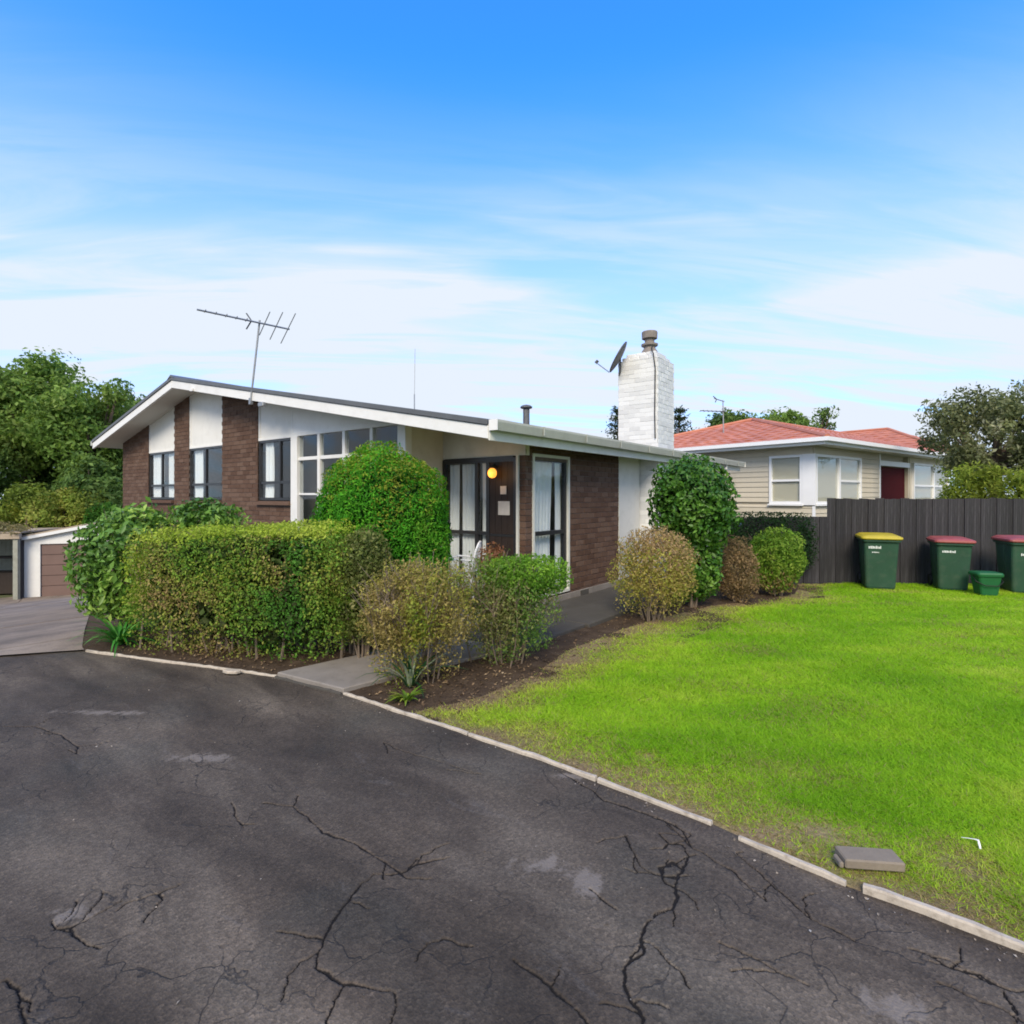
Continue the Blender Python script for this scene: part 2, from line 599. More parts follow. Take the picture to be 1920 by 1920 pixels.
def asphalt_mat():
    m, t, bs, out = new_mat('worn_asphalt')
    tc = t.nodes.new('ShaderNodeTexCoord')
    v = tc.outputs['Object']
    mp = t.nodes.new('ShaderNodeMapping')
    mp.inputs['Rotation'].default_value = (0, 0, R(6))
    mp.inputs['Scale'].default_value = (.55, 1.7, 1)
    t.links.new(v, mp.inputs[0])
    big = noise(t, mp.outputs[0], 1.1, 7, .62, .4)
    c = ramp(t, big, [(.30, (.034, .0265, .020)), (.48, (.070, .0555, .043)), (.68, (.130, .107, .084))])
    wide = noise(t, v, .55, 4, .6, .6)
    c = mixc(t, 1.0, c, ramp(t, wide, [(.32, (.80, .78, .75)), (.52, (1.08, 1.06, 1.02)), (.70, (1.45, 1.40, 1.32))]), 'MULTIPLY')
    # brown and mossy drifts
    br = noise(t, mp.outputs[0], 2.1, 6, .6)
    c = mixc(t, mth(t, 'MULTIPLY', ramp(t, br, [(.5, (0, 0, 0)), (.72, (1, 1, 1))]), .55), c, (.092, .072, .052))
    gr = noise(t, v, .9, 5, .6)
    c = mixc(t, mth(t, 'MULTIPLY', ramp(t, gr, [(.52, (0, 0, 0)), (.7, (1, 1, 1))]), .45), c, (.052, .054, .046))
    # worn, whitish scuffs
    sc = noise(t, mp.outputs[0], 3.3, 9, .72, .8)
    c = mixc(t, mth(t, 'MULTIPLY', ramp(t, sc, [(.60, (0, 0, 0)), (.76, (1, 1, 1))]), .5), c, (.15, .135, .125))
    # exposed stone chips
    vo = t.nodes.new('ShaderNodeTexVoronoi')
    vo.inputs['Scale'].default_value = 95
    t.links.new(v, vo.inputs['Vector'])
    chip = ramp(t, vo.outputs['Color'], [(.0, (.62, .62, .62)), (.6, (1, 1, 1)), (.93, (1.35, 1.33, 1.3)), (1, (2.1, 2.05, 2.0))])
    c = mixc(t, 1.0, c, chip, 'MULTIPLY')
    fine = noise(t, v, 210, 4, .75)
    c = mixc(t, 1.0, c, ramp(t, fine, [(.25, (.6, .6, .6)), (.75, (1.4, 1.4, 1.4))]), 'MULTIPLY')
    # cracked-through dirt and repair stains carried by the surface
    a = t.nodes.new('ShaderNodeAttribute')
    a.attribute_name = 'Col'
    sp = t.nodes.new('ShaderNodeSeparateColor')
    t.links.new(a.outputs['Color'], sp.inputs[0])
    grain = ramp(t, mth(t, 'ADD', mth(t, 'MULTIPLY', noise(t, v, 48, 7, .85), 1.0), mth(t, 'MULTIPLY', sp.outputs[1], .26)), [(.60, (0, 0, 0)), (.72, (1, 1, 1))])
    c = mixc(t, mth(t, 'MULTIPLY', grain, mth(t, 'MULTIPLY', sp.outputs[1], .75)), c, (.21, .178, .150))
    # hairline crazing
    vo2 = t.nodes.new('ShaderNodeTexVoronoi')
    vo2.feature = 'DISTANCE_TO_EDGE'
    vo2.inputs['Scale'].default_value = 3.2
    wv = t.nodes.new('ShaderNodeVectorMath')
    wv.operation = 'ADD'
    nn = t.nodes.new('ShaderNodeTexNoise')
    nn.inputs['Scale'].default_value = 6
    nn.inputs['Detail'].default_value = 5
    t.links.new(v, nn.inputs['Vector'])
    ms = t.nodes.new('ShaderNodeVectorMath')
    ms.operation = 'SCALE'
    ms.inputs['Scale'].default_value = .22
    t.links.new(nn.outputs['Color'], ms.inputs[0])
    t.links.new(v, wv.inputs[0])
    t.links.new(ms.outputs[0], wv.inputs[1])
    t.links.new(wv.outputs[0], vo2.inputs['Vector'])
    hair = ramp(t, vo2.outputs['Distance'], [(.0, (1, 1, 1)), (.016, (0, 0, 0))])
    gate = ramp(t, noise(t, v, 1.3, 3), [(.46, (0, 0, 0)), (.58, (1, 1, 1))])
    hair = mixc(t, 1.0, hair, gate, 'MULTIPLY')
    c = mixc(t, mth(t, 'MULTIPLY', hair, .8), c, (.022, .019, .017))
    c = mixc(t, ramp(t, sp.outputs[0], [(.30, (0, 0, 0)), (.62, (1, 1, 1))]), c, (.010, .008, .007))
    t.links.new(c, bs.inputs['Base Color'])
    bs.inputs['Roughness'].default_value = .82
    bs.inputs['Specular IOR Level'].default_value = .3
    h = mth(t, 'ADD', mth(t, 'MULTIPLY', vo.outputs['Distance'], .8), mth(t, 'ADD', fine, mth(t, 'MULTIPLY', hair, -1.5)))
    bump(t, bs, h, .55, .006)
    return m


def drive_mat():
    m, t, bs, out = new_mat('driveway_concrete')
    v = obj_vec(t)
    n = noise(t, v, .8, 8, .65)
    c = ramp(t, n, [(.3, (.165, .126, .094)), (.55, (.235, .184, .140)), (.75, (.32, .258, .20))])
    st = noise(t, obj_vec(t, (1.0, .65, 1)), 1.3, 8, .72)
    c = mixc(t, mth(t, 'MULTIPLY', ramp(t, st, [(.46, (0, 0, 0)), (.62, (1, 1, 1))]), .85), c, (.115, .092, .072))
    n2 = noise(t, v, 60, 4, .7)
    c = mixc(t, 1.0, c, ramp(t, n2, [(.3, (.75, .75, .75)), (.7, (1.2, 1.2, 1.2))]), 'MULTIPLY')
    t.links.new(c, bs.inputs['Base Color'])
    bs.inputs['Roughness'].default_value = .9
    bump(t, bs, n2, .3, .005)
    return m


M_asphalt = asphalt_mat()
M_drive = drive_mat()
M_field = field_mat()


def red_roof_mat():
    m, t, bs, out = new_mat('red_roof_tiles')
    v = obj_vec(t)
    n = noise(t, v, 1.4, 7, .65)
    c = ramp(t, n, [(.3, (.42, .140, .080)), (.7, (.55, .215, .132))])
    c = mixc(t, 1.0, c, ramp(t, island_rand(t), [(0, (.88, .88, .88)), (1, (1.1, 1.1, 1.1))]), 'MULTIPLY')
    n2 = noise(t, v, 5, 7, .7)
    c = mixc(t, mth(t, 'MULTIPLY', ramp(t, n2, [(.55, (0, 0, 0)), (.75, (1, 1, 1))]), .3), c, (.30, .12, .10))
    t.links.new(c, bs.inputs['Base Color'])
    bs.inputs['Roughness'].default_value = .7
    bump(t, bs, noise(t, v, 40, 3), .2, .005)
    return m


M_redroof = red_roof_mat()


def lamp_mat():
    m, t, bs, out = new_mat('lit_amber_glass')
    bs.inputs['Base Color'].default_value = (.8, .35, .06, 1)
    bs.inputs['Roughness'].default_value = .2
    bs.inputs['Emission Color'].default_value = (1, .36, .05, 1)
    bs.inputs['Emission Strength'].default_value = .62
    return m


M_lamp = lamp_mat()


def nz(p, s=1.0, seed=0):
    """smooth lumpy noise in -1..1 for arrays of points"""
    r = np.random.default_rng(seed + 100)
    o = np.zeros(len(p))
    for k in range(7):
        w = r.normal(size=3)
        w *= s * (1 + .55 * k) / np.linalg.norm(w)
        o += np.sin(p @ w + r.uniform(0, 6.28)) / (1 + .35 * k)
    return o / 2.9


# ------------------------------------------------------------------ foliage


def leaf_mesh(name, P, Nn, size, cols, aspect=.5, droop=0.0, spread=.8, up=0.0, fold=.12):
    n = len(P)
    nn = Nn + rng.normal(size=(n, 3)) * spread
    nn[:, 2] += up
    nn /= np.linalg.norm(nn, axis=1, keepdims=True) + 1e-9
    t = rng.normal(size=(n, 3))
    t[:, 2] -= droop
    t -= nn * np.sum(t * nn, axis=1, keepdims=True)
    t /= np.linalg.norm(t, axis=1, keepdims=True) + 1e-9
    s = np.cross(nn, t)
    L = (size * rng.uniform(.5, 1.45, n))[:, None]
    w = L * aspect
    V = np.empty((n, 4, 3))
    V[:, 0] = P - t * L * .5
    V[:, 1] = P + s * w * .5 + nn * L * fold
    V[:, 2] = P + t * L * .5
    V[:, 3] = P - s * w * .5 + nn * L * fold
    k = np.arange(n)[:, None] * 4
    F = np.concatenate([k + np.array([[0, 1, 2]]), k + np.array([[0, 2, 3]])], 1).reshape(-1, 3)
    c = np.repeat(cols, 4, axis=0)
    return np_mesh(name, V.reshape(-1, 3), F, c)


def palette(P, pal, scale=2.0, seed=0, jit=.22, pw=1.0):
    """colours from a list, chosen by patchy noise and jitter"""
    pal = np.array(pal)
    f = (nz(P, scale, seed) * .5 + .5) * .75 + rng.uniform(0, 1, len(P)) * .45 - .1
    f = np.clip(f, 0, .999) ** pw * (len(pal) - 1)
    i = f.astype(int)
    fr = (f - i)[:, None]
    c = pal[i] * (1 - fr) + pal[np.minimum(i + 1, len(pal) - 1)] * fr
    return np.clip(c * rng.uniform(1 - jit, 1 + jit, (len(P), 1)), 0, 1)


def superell(n, half, p=2.0, lump=.1, shell=.65, lscale=3.0, seed=0, zmin=-1.0):
    """points through the outer layer of a lumpy rounded body; returns points and outward normals"""
    d = rng.normal(size=(int(n * 1.6), 3))
    d /= (np.abs(d) ** p).sum(1, keepdims=True) ** (1 / p)
    d = d[d[:, 2] > zmin][:n]
    q = d * np.array(half)
    k = 1 + lump * nz(q, lscale, seed) + lump * .5 * nz(q, lscale * 2.7, seed + 5)
    r = shell + (1 - shell) * rng.uniform(0, 1, len(d)) ** .6
    P = q * (k * r)[:, None]
    nn = np.sign(d) * np.abs(d) ** (p - 1) / np.array(half)
    nn /= np.linalg.norm(nn, axis=1, keepdims=True)
    return P, nn


def rotz(P, a):
    c, s = math.cos(a), math.sin(a)
    return np.stack([P[:, 0] * c - P[:, 1] * s, P[:, 0] * s + P[:, 1] * c, P[:, 2]], 1)


def stems(parent, n, h, spread, r0=.012, seed=0, name='stem', m=None, top=1.0, base=.1, bend=.15, forks=2):
    r = random.Random(seed)
    mb = MB()
    for i in range(n):
        a = r.uniform(0, 6.28)
        b = Vector((math.cos(a) * base * r.random(), math.sin(a) * base * r.random(), -.03))
        e = Vector((math.cos(a) * spread * r.uniform(.3, 1), math.sin(a) * spread * r.uniform(.3, 1), h * r.uniform(.7, top)))
        mid = b.lerp(e, .45) + Vector((r.uniform(-bend, bend), r.uniform(-bend, bend), .05)) * h * .5
        mb.tube([b, b.lerp(mid, .5) + Vector((r.uniform(-.02, .02), r.uniform(-.02, .02), 0)), mid, e], [r0, r0 * .8, r0 * .6, r0 * .2], 5)
        for k in range(forks):
            f = mid.lerp(e, r.uniform(0, .5))
            g = f + Vector((r.uniform(-1, 1) * spread * .5, r.uniform(-1, 1) * spread * .5, h * r.uniform(.15, .4)))
            mb.tube([f, f.lerp(g, .5) + Vector((0, 0, .02)), g], [r0 * .5, r0 * .35, r0 * .12], 4)
    return mb.build(name, m or M_twig, parent)


def shoots(n, half, zc, length, seed, p=2.2, zmin=.1, per=9, shift=(0, 0, 0)):
    """stray shoots standing proud of a clipped body: leaf points along each, and the bare shoot lines"""
    r = np.random.default_rng(seed)
    d = r.normal(size=(n * 4, 3))
    d /= (np.abs(d) ** p).sum(1, keepdims=True) ** (1 / p)
    d = d[d[:, 2] > zmin][:n]
    P0 = d * np.array(half) * .92 + np.array(shift)
    P0[:, 2] += zc
    dr = d / np.array(half)
    dr /= np.linalg.norm(dr, axis=1, keepdims=True)
    dr = dr * .6 + r.normal(size=dr.shape) * .35
    dr[:, 2] += .7
    dr /= np.linalg.norm(dr, axis=1, keepdims=True)
    L = length * r.uniform(.3, 1.15, n)
    P1 = P0 + dr * L[:len(P0), None]
    u = r.uniform(.15, 1, (len(P0), per, 1))
    P = (P0[:, None] + (P1 - P0)[:, None] * u + r.normal(size=(len(P0), per, 3)) * .012).reshape(-1, 3)
    return P, np.repeat(dr, per, axis=0), P0, P1


def shoot_lines(parent, P0, P1, r0=.004):
    mb = MB()
    for a, b in zip(P0, P1):
        mb.tube([a, (a + b) / 2 + rng.normal(size=3) * .008, b], [r0, r0 * .8, r0 * .4], 4, cap=False)
    return tag(mb.build('shoot', M_twig, parent), kind='stuff')


def tz(x, y=0):
    """ground height: level by the asphalt, falling away to the left beside the house"""
    d = np.maximum(0, -np.asarray(x, float) - 2.8)
    d = np.where(d < 1.5, d * d / 3.0, d - .75)
    return -np.minimum(.122 * d, 2.36)

# ------------------------------------------------------------------ ground


def axis(segs):
    out = [segs[0][0]]
    for a, b, st in segs:
        n = max(1, int(round((b - a) / st)))
        out += list(a + (b - a) * (np.arange(n) + 1) / n)
    return np.array(out)


def grid_mesh(name, xs, ys, zf, colf=None):
    X, Y = np.meshgrid(xs, ys)
    Z = zf(X.ravel(), Y.ravel())
    V = np.stack([X.ravel(), Y.ravel(), Z], 1)
    nx, ny = len(xs), len(ys)
    i = (np.arange(ny - 1)[:, None] * nx + np.arange(nx - 1)[None, :]).ravel()
    F = np.stack([i, i + 1, i + nx + 1, i + nx], 1)
    return np_mesh(name, V, F, None if colf is None else colf(X.ravel(), Y.ravel()))


gm = grid_mesh('ground', axis([(-600, -60, 60), (-60, 30, 1.5), (30, 600, 60)]), axis([(-600, -40, 60), (-40, 60, 2), (60, 600, 60)]),
               lambda x, y: tz(x) - .07)
tag(link('ground', gm, M_field), kind='structure')

# asphalt, with the cracks cut into its surface
CRACKS = [
    (0.011, [(2.750, -2.697), (3.031, -2.764), (3.156, -2.823), (3.313, -2.816), (3.434, -2.828), (3.499, -2.827), (3.565, -2.840), (3.646, -2.871)]),
    (0.012, [(3.516, -2.943), (3.586, -2.990), (3.645, -2.955), (3.691, -3.039), (3.699, -3.133), (3.698, -3.208), (3.644, -3.223), (3.617, -3.173), (3.648, -3.109), (3.699, -3.133)]),
    (0.012, [(3.644, -3.223), (3.671, -3.253), (3.719, -3.262), (3.746, -3.320), (3.755, -3.384), (3.717, -3.474), (3.706, -3.550), (3.715, -3.612), (3.752, -3.654), (3.723, -3.740), (3.746, -3.825), (3.810, -3.874), (3.857, -3.897), (3.901, -3.976)]),
    (0.007, [(3.397, -3.061), (3.495, -3.159), (3.539, -3.219), (3.597, -3.237), (3.644, -3.223)]),
    (0.007, [(3.424, -3.487), (3.511, -3.518), (3.582, -3.527)]),
    (0.010, [(4.519, -3.052), (4.574, -3.044), (4.637, -3.062), (4.713, -3.034), (4.759, -3.055), (4.806, -3.048), (4.887, -2.978)]),
    (0.008, [(4.769, -3.071), (4.799, -3.132), (4.815, -3.188)]),
    (0.006, [(3.948, -3.453), (4.066, -3.442), (4.166, -3.450), (4.256, -3.448)]),
    (0.010, [(1.715, -3.967), (1.873, -3.892), (2.010, -3.900), (2.196, -3.931), (2.333, -3.907), (2.444, -3.899), (2.585, -3.889), (2.722, -3.899), (2.768, -3.894)]),
    (0.010, [(2.813, -3.692), (2.738, -3.819), (2.722, -3.899), (2.643, -3.981), (2.642, -4.065), (2.681, -4.134), (2.724, -4.229), (2.772, -4.309), (2.811, -4.358), (2.857, -4.410), (3.001, -4.382), (3.162, -4.311)]),
    (0.007, [(2.610, -4.407), (2.689, -4.357), (2.769, -4.319)]),
    (0.010, [(-0.733, -4.587), (-0.548, -4.435), (-0.265, -4.367), (0.092, -4.355), (0.231, -4.393)]),
    (0.009, [(1.928, -4.919), (1.960, -4.878), (1.960, -4.811)]),
    (0.009, [(1.960, -4.878), (2.055, -4.871), (2.163, -4.836)]),
    (0.009, [(2.070, -5.077), (2.193, -5.073), (2.274, -5.083), (2.327, -5.088)]),
    (0.006, [(1.578, -4.071), (1.773, -4.140), (1.859, -4.143)]),
    (0.009, [(3.395, -3.972), (3.555, -3.974), (3.689, -4.007), (3.770, -4.034)]),
    (0.006, [(1.994, -4.657), (2.019, -4.587), (2.031, -4.509)]),
    (0.006, [(3.123, -4.179), (3.102, -4.106), (3.131, -4.052), (3.251, -4.008)]),
    (0.006, [(3.499, -2.827), (3.688, -2.953), (3.871, -3.002), (4.050, -3.112)]),
    (0.006, [(3.858, -2.873), (4.045, -2.998), (4.204, -3.104), (4.350, -3.125)]),
    (0.006, [(1.635, -3.081), (1.868, -3.101), (2.161, -3.059), (2.432, -3.021)]),
]


EDGE = [(-2.57, -3.55), (-1.58, -3.24), (-.68, -2.94), (-.16, -2.79), (.67, -2.69), (1.62, -2.67), (2.55, -2.65), (3.17, -2.68), (3.71, -2.72), (4.3, -2.80), (4.85, -2.81), (6.5, -2.86), (14, -3.0)]

# every main crack throws off a few thinner side cracks
_r = random.Random(12)
for w, pl in list(CRACKS):
    for i in range(len(pl)):
        if _r.random() < .42:
            x, y = pl[i]
            a = _r.uniform(0, 6.283)
            br = [(x, y)]
            for k in range(_r.choice((2, 3, 4))):
                a += _r.uniform(-.7, .7)
                s = _r.uniform(.03, .075)
                x, y = x + math.cos(a) * s, y + math.sin(a) * s
                if y > -2.78:
                    break
                br.append((x, y))
            if len(br) > 1:
                CRACKS.append((max(.0048, w * .48), br))

STAINS = [(3.18, -3.49, .13, .07), (1.88, -4.86, .09, .05), (4.49, -3.37, .10, .06), (3.40, -3.45, .08, .10), (-.45, -4.03, .40, .05), (.91, -3.93, .20, .06), (2.86, -2.72, .10, .035)]


def seg_dist(P, a, b):
    a, b = np.array(a), np.array(b)
    d = b - a
    u = np.clip(((P - a) @ d) / (d @ d), 0, 1)
    return np.hypot(*(P - a - u[:, None] * d).T)


def asphalt_fields(x, y):
    P = np.stack([x, y], 1)
    P3 = np.stack([x, y, 0 * x], 1)
    jit = np.stack([nz(P3, 30, 1) * .009 + nz(P3, 110, 3) * .004, nz(P3, 30, 2) * .009 + nz(P3, 110, 4) * .004], 1)
    Q = P + jit
    crack = np.zeros(len(x))
    for w, pl in CRACKS:
        pl = np.array(pl)
        lo, hi = pl.min(0) - .1, pl.max(0) + .1
        k = np.where((P[:, 0] > lo[0]) & (P[:, 0] < hi[0]) & (P[:, 1] > lo[1]) & (P[:, 1] < hi[1]))[0]
        if len(k) == 0:
            continue
        d = np.min([seg_dist(Q[k], pl[i], pl[i + 1]) for i in range(len(pl) - 1)], axis=0)
        ww = np.maximum(.0026, w * .40 * (1 + .6 * nz(P3[k], 18, 9)))
        crack[k] = np.maximum(crack[k], np.clip(1.6 - 1.1 * d / ww, 0, 1))
    st = np.zeros(len(x))
    for sx, sy, ra, rb in STAINS:
        dx, dy = x - sx, y - sy
        e = np.hypot((dx * .8 + dy * .6) / ra, (-dx * .6 + dy * .8) / rb) + .5 * nz(P3, 26, 21) + .4 * nz(P3, 80, 22)
        st = np.maximum(st, np.clip(1.35 - e, 0, 1) ** .8)
    return crack, st


def asphalt_z(x, y):
    c, s = asphalt_fields(x, y)
    P3 = np.stack([x, y, 0 * x], 1)
    pe = np.interp(x, [p[0] for p in EDGE], [p[1] for p in EDGE])
    return .008 * nz(P3, 2.2, 5) + .003 * nz(P3, 9, 6) - .010 * c - .03 * np.clip((y - pe - .005) / .06, 0, 1)


def asphalt_c(x, y):
    c, s = asphalt_fields(x, y)
    return np.stack([np.clip(c * 1.1, 0, 1), s, 0 * c], 1)


am = grid_mesh('asphalt_driveway', axis([(-14, -1, .12), (-1, 1.4, .014), (1.4, 5.1, .0055), (5.1, 14, .2)]),
               axis([(-16, -5.4, .25), (-5.4, -2.55, .0055), (-2.55, -2.2, .1)]), asphalt_z, asphalt_c)
# the sheet stops where the concrete drive begins
bm = bmesh.new()
bm.from_mesh(am)
bmesh.ops.bisect_plane(bm, geom=bm.verts[:] + bm.edges[:] + bm.faces[:], plane_co=(-2.70, -3.54, 0), plane_no=(-.80, .60, 0), clear_outer=True)
bm.to_mesh(am)
bm.free()
am.polygons.foreach_set('use_smooth', [True] * len(am.polygons))
tag(link('asphalt_driveway', am, M_asphalt), kind='structure')

# concrete drive dropping to the garage, cast in bays with open joints
drive = empty('concrete_driveway')
tag(drive, kind='structure')
cd0 = Vector((-2.62, -3.60))
joints = [-1.5, -3.4, -4.7, -6.9, -9.5, -12.5, -16, -19.5, -24.6]
for i in range(len(joints) - 1):
    xa, xb = joints[i] - .004, joints[i + 1] + .004
    for (ya, yb) in ((-3.60, -6.0), (-6.025, -9.0)):
        n = max(2, int((xa - xb) / .3))
        xs = np.linspace(xb, xa, n + 1)
        V, F = [], []
        for x in xs:
            for y in (yb, ya):
                yy = y
                # the drive bends in behind the house front on its way down
                sh = max(0.0, -2.6 - x) * .295
                yy = y + sh
                V.append((x, yy, float(tz(x)) + .020 + .004 * math.sin(i * 2.3)))
        for k in range(n):
            F.append((2 * k, 2 * k + 2, 2 * k + 3, 2 * k + 1))
        nb = len(V)
        V += [(x, y, z - .1) for x, y, z in V]
        for k in range(n):
            F.append((2 * k + 1, 2 * k + 3, nb + 2 * k + 3, nb + 2 * k + 1))
            F.append((2 * k + 2, 2 * k, nb + 2 * k, nb + 2 * k + 2))
        F += [(0, 1, nb + 1, nb), (2 * n + 1, 2 * n, nb + 2 * n, nb + 2 * n + 1)]
        me = bpy.data.meshes.new('slab')
        me.from_pydata(V, [], F)
        if i == 0:
            b2 = bmesh.new()
            b2.from_mesh(me)
            bmesh.ops.bisect_plane(b2, geom=b2.verts[:] + b2.edges[:] + b2.faces[:], plane_co=(-2.63, -3.60, 0), plane_no=(.80, -.60, 0), clear_outer=True)
            b2.to_mesh(me)
            b2.free()
        if len(me.polygons) > 3:
            link('slab', me, M_drive, drive)

# garden bed soil (between edging, house and lawn)


def soil_z(x, y):
    P3 = np.stack([x, y, 0 * x], 1)
    return tz(x) + .012 + .012 * nz(P3, 4, 31) + .006 * nz(P3, 17, 32)




def poly_sheet(name, poly, step, zf, m, colf=None):
    xs = [p[0] for p in poly]
    ys = [p[1] for p in poly]
    X, Y = axis([(min(xs), max(xs), step)]), axis([(min(ys), max(ys), step)])
    me = grid_mesh(name, X, Y, lambda x, y: 0 * x)
    b = bmesh.new()
    b.from_mesh(me)
    n = len(poly)
    P = np.array(poly)

    def inside(px, py):
        c = False
        j = n - 1
        for i in range(n):
            if (P[i, 1] > py) != (P[j, 1] > py) and px < (P[j, 0] - P[i, 0]) * (py - P[i, 1]) / (P[j, 1] - P[i, 1]) + P[i, 0]:
                c = not c
            j = i
        return c
    dele = [f for f in b.faces if not inside(*f.calc_center_median().xy)]
    bmesh.ops.delete(b, geom=dele, context='FACES')
    # pull the stepped rim on to the outline
    for v in b.verts:
        if v.is_boundary:
            best, bd = None, 1e9
            for i in range(n):
                a, c = Vector(P[i]), Vector(P[(i + 1) % n])
                d = c - a
                u = max(0, min(1, (v.co.xy - a).dot(d) / max(d.length_squared, 1e-9)))
                q = a + d * u
                l = (v.co.xy - q).length
                if l < bd:
                    best, bd = q, l
            v.co.x, v.co.y = best.x, best.y
    co = np.array([v.co[:] for v in b.verts])
    Z = zf(co[:, 0], co[:, 1])
    for v, z in zip(b.verts, Z):
        v.co.z = z
    b.to_mesh(me)
    b.free()
    if colf is not None:
        c = np.ones((len(co), 4), np.float32)
        c[:, :3] = colf(co[:, 0], co[:, 1])
        at = me.color_attributes.new('Col', 'FLOAT_COLOR', 'POINT')
        at.data.foreach_set('color', c.ravel())
    me.polygons.foreach_set('use_smooth', [True] * len(me.polygons))
    return tag(link(name, me, m), kind='structure')


LAWN_L = [(1.42, -2.64), (1.64, -2.1), (1.66, -1.4), (1.48, -.5), (1.52, .7), (1.70, 1.9), (1.92, 2.9), (2.35, 3.8), (2.70, 4.7), (2.62, 5.6), (2.55, 5.95)]
poly_sheet('garden_bed', [(-2.66, -3.60)] + [(x, y + .02) for x, y in EDGE[1:5]] + [(1.7, -2.64), (2.1, -1.8), (2.2, 0), (2.6, 2.5), (3.2, 4.4), (2.9, 6.0), (1.0, 5.0), (.9, -.2), (-1.6, -.05), (-12.6, -.05), (-12.6, -.86), (-8, -2.2), (-3.1, -3.58)],
           .09, soil_z, M_soil)

# lawn
FENCE_A, FENCE_B = Vector(site(4.0, 10.4)), Vector(site(13.0, 10.4))


def lawn_edge_fade(x, y):
    """0 on bare ground by the edging and the bed, 1 in full turf"""
    P3 = np.stack([x, y, 0 * x], 1)
    pe = np.interp(x, [p[0] for p in EDGE], [p[1] for p in EDGE])
    d1 = (y - pe - .03) / (.40 + .24 * np.clip(nz(P3, 3.1, 41), -1, 1) + .12 * np.clip((x - 3.6), 0, 1))
    lx = np.interp(y, [p[1] for p in LAWN_L], [p[0] for p in LAWN_L])
    d2 = (x - lx - .02) / (.60 + .30 * nz(P3, 2.3, 42))
    d3 = np.full(len(x), 9.0)
    for (hx, hy, r) in ((4.72, -2.42, .26), (4.15, -2.50, .22), (3.15, -2.25, .12), (3.75, -2.45, .22), (5.1, -2.5, .25)):
        d3 = np.minimum(d3, np.hypot(x - hx, y - hy) / r)
    d = np.minimum(np.minimum(d1, d2), d3)
    return np.clip(d * .8 + .25 * nz(P3, 11, 43), 0, 1)


def lawn_z(x, y):
    P3 = np.stack([x, y, 0 * x], 1)
    pe = np.interp(x, [p[0] for p in EDGE], [p[1] for p in EDGE])
    k = np.clip((y - pe) / .25, 0, 1)
    return .004 + .012 * k - .5 * np.clip(pe - y, 0, .05) + (.010 * nz(P3, 1.6, 45) + .005 * nz(P3, 8, 46)) * k


def turf_c(x, y):
    f = lawn_edge_fade(x, y)[:, None]
    P3 = np.stack([x, y, 0 * x], 1)
    k = (nz(P3, 2.0, 47) * .5 + .5)[:, None]
    g = np.array([.20, .33, .025]) * (1 - k) + np.array([.28, .37, .05]) * k
    b = np.array([.17, .115, .068]) * (1 - k) + np.array([.29, .22, .125]) * k
    return g * f + b * (1 - f)


lawn_poly = [(1.25, -2.64), (2.55, -2.63), (3.71, -2.70), (4.3, -2.78), (4.85, -2.79), (6.5, -2.84), (14, -2.98), (14, 16), tuple(FENCE_B), tuple(FENCE_A)]
lawn_poly = [(1.25, -2.70), (2.55, -2.685), (3.17, -2.715), (3.71, -2.755), (4.3, -2.835), (4.85, -2.845), (6.5, -2.895), (14, -3.035), (14, 14.0), (FENCE_B.x, FENCE_B.y + .1), (2.5, 6.0)] + LAWN_L[::-1][1:]
poly_sheet('lawn', lawn_poly, .09, lawn_z, M_turf, turf_c)


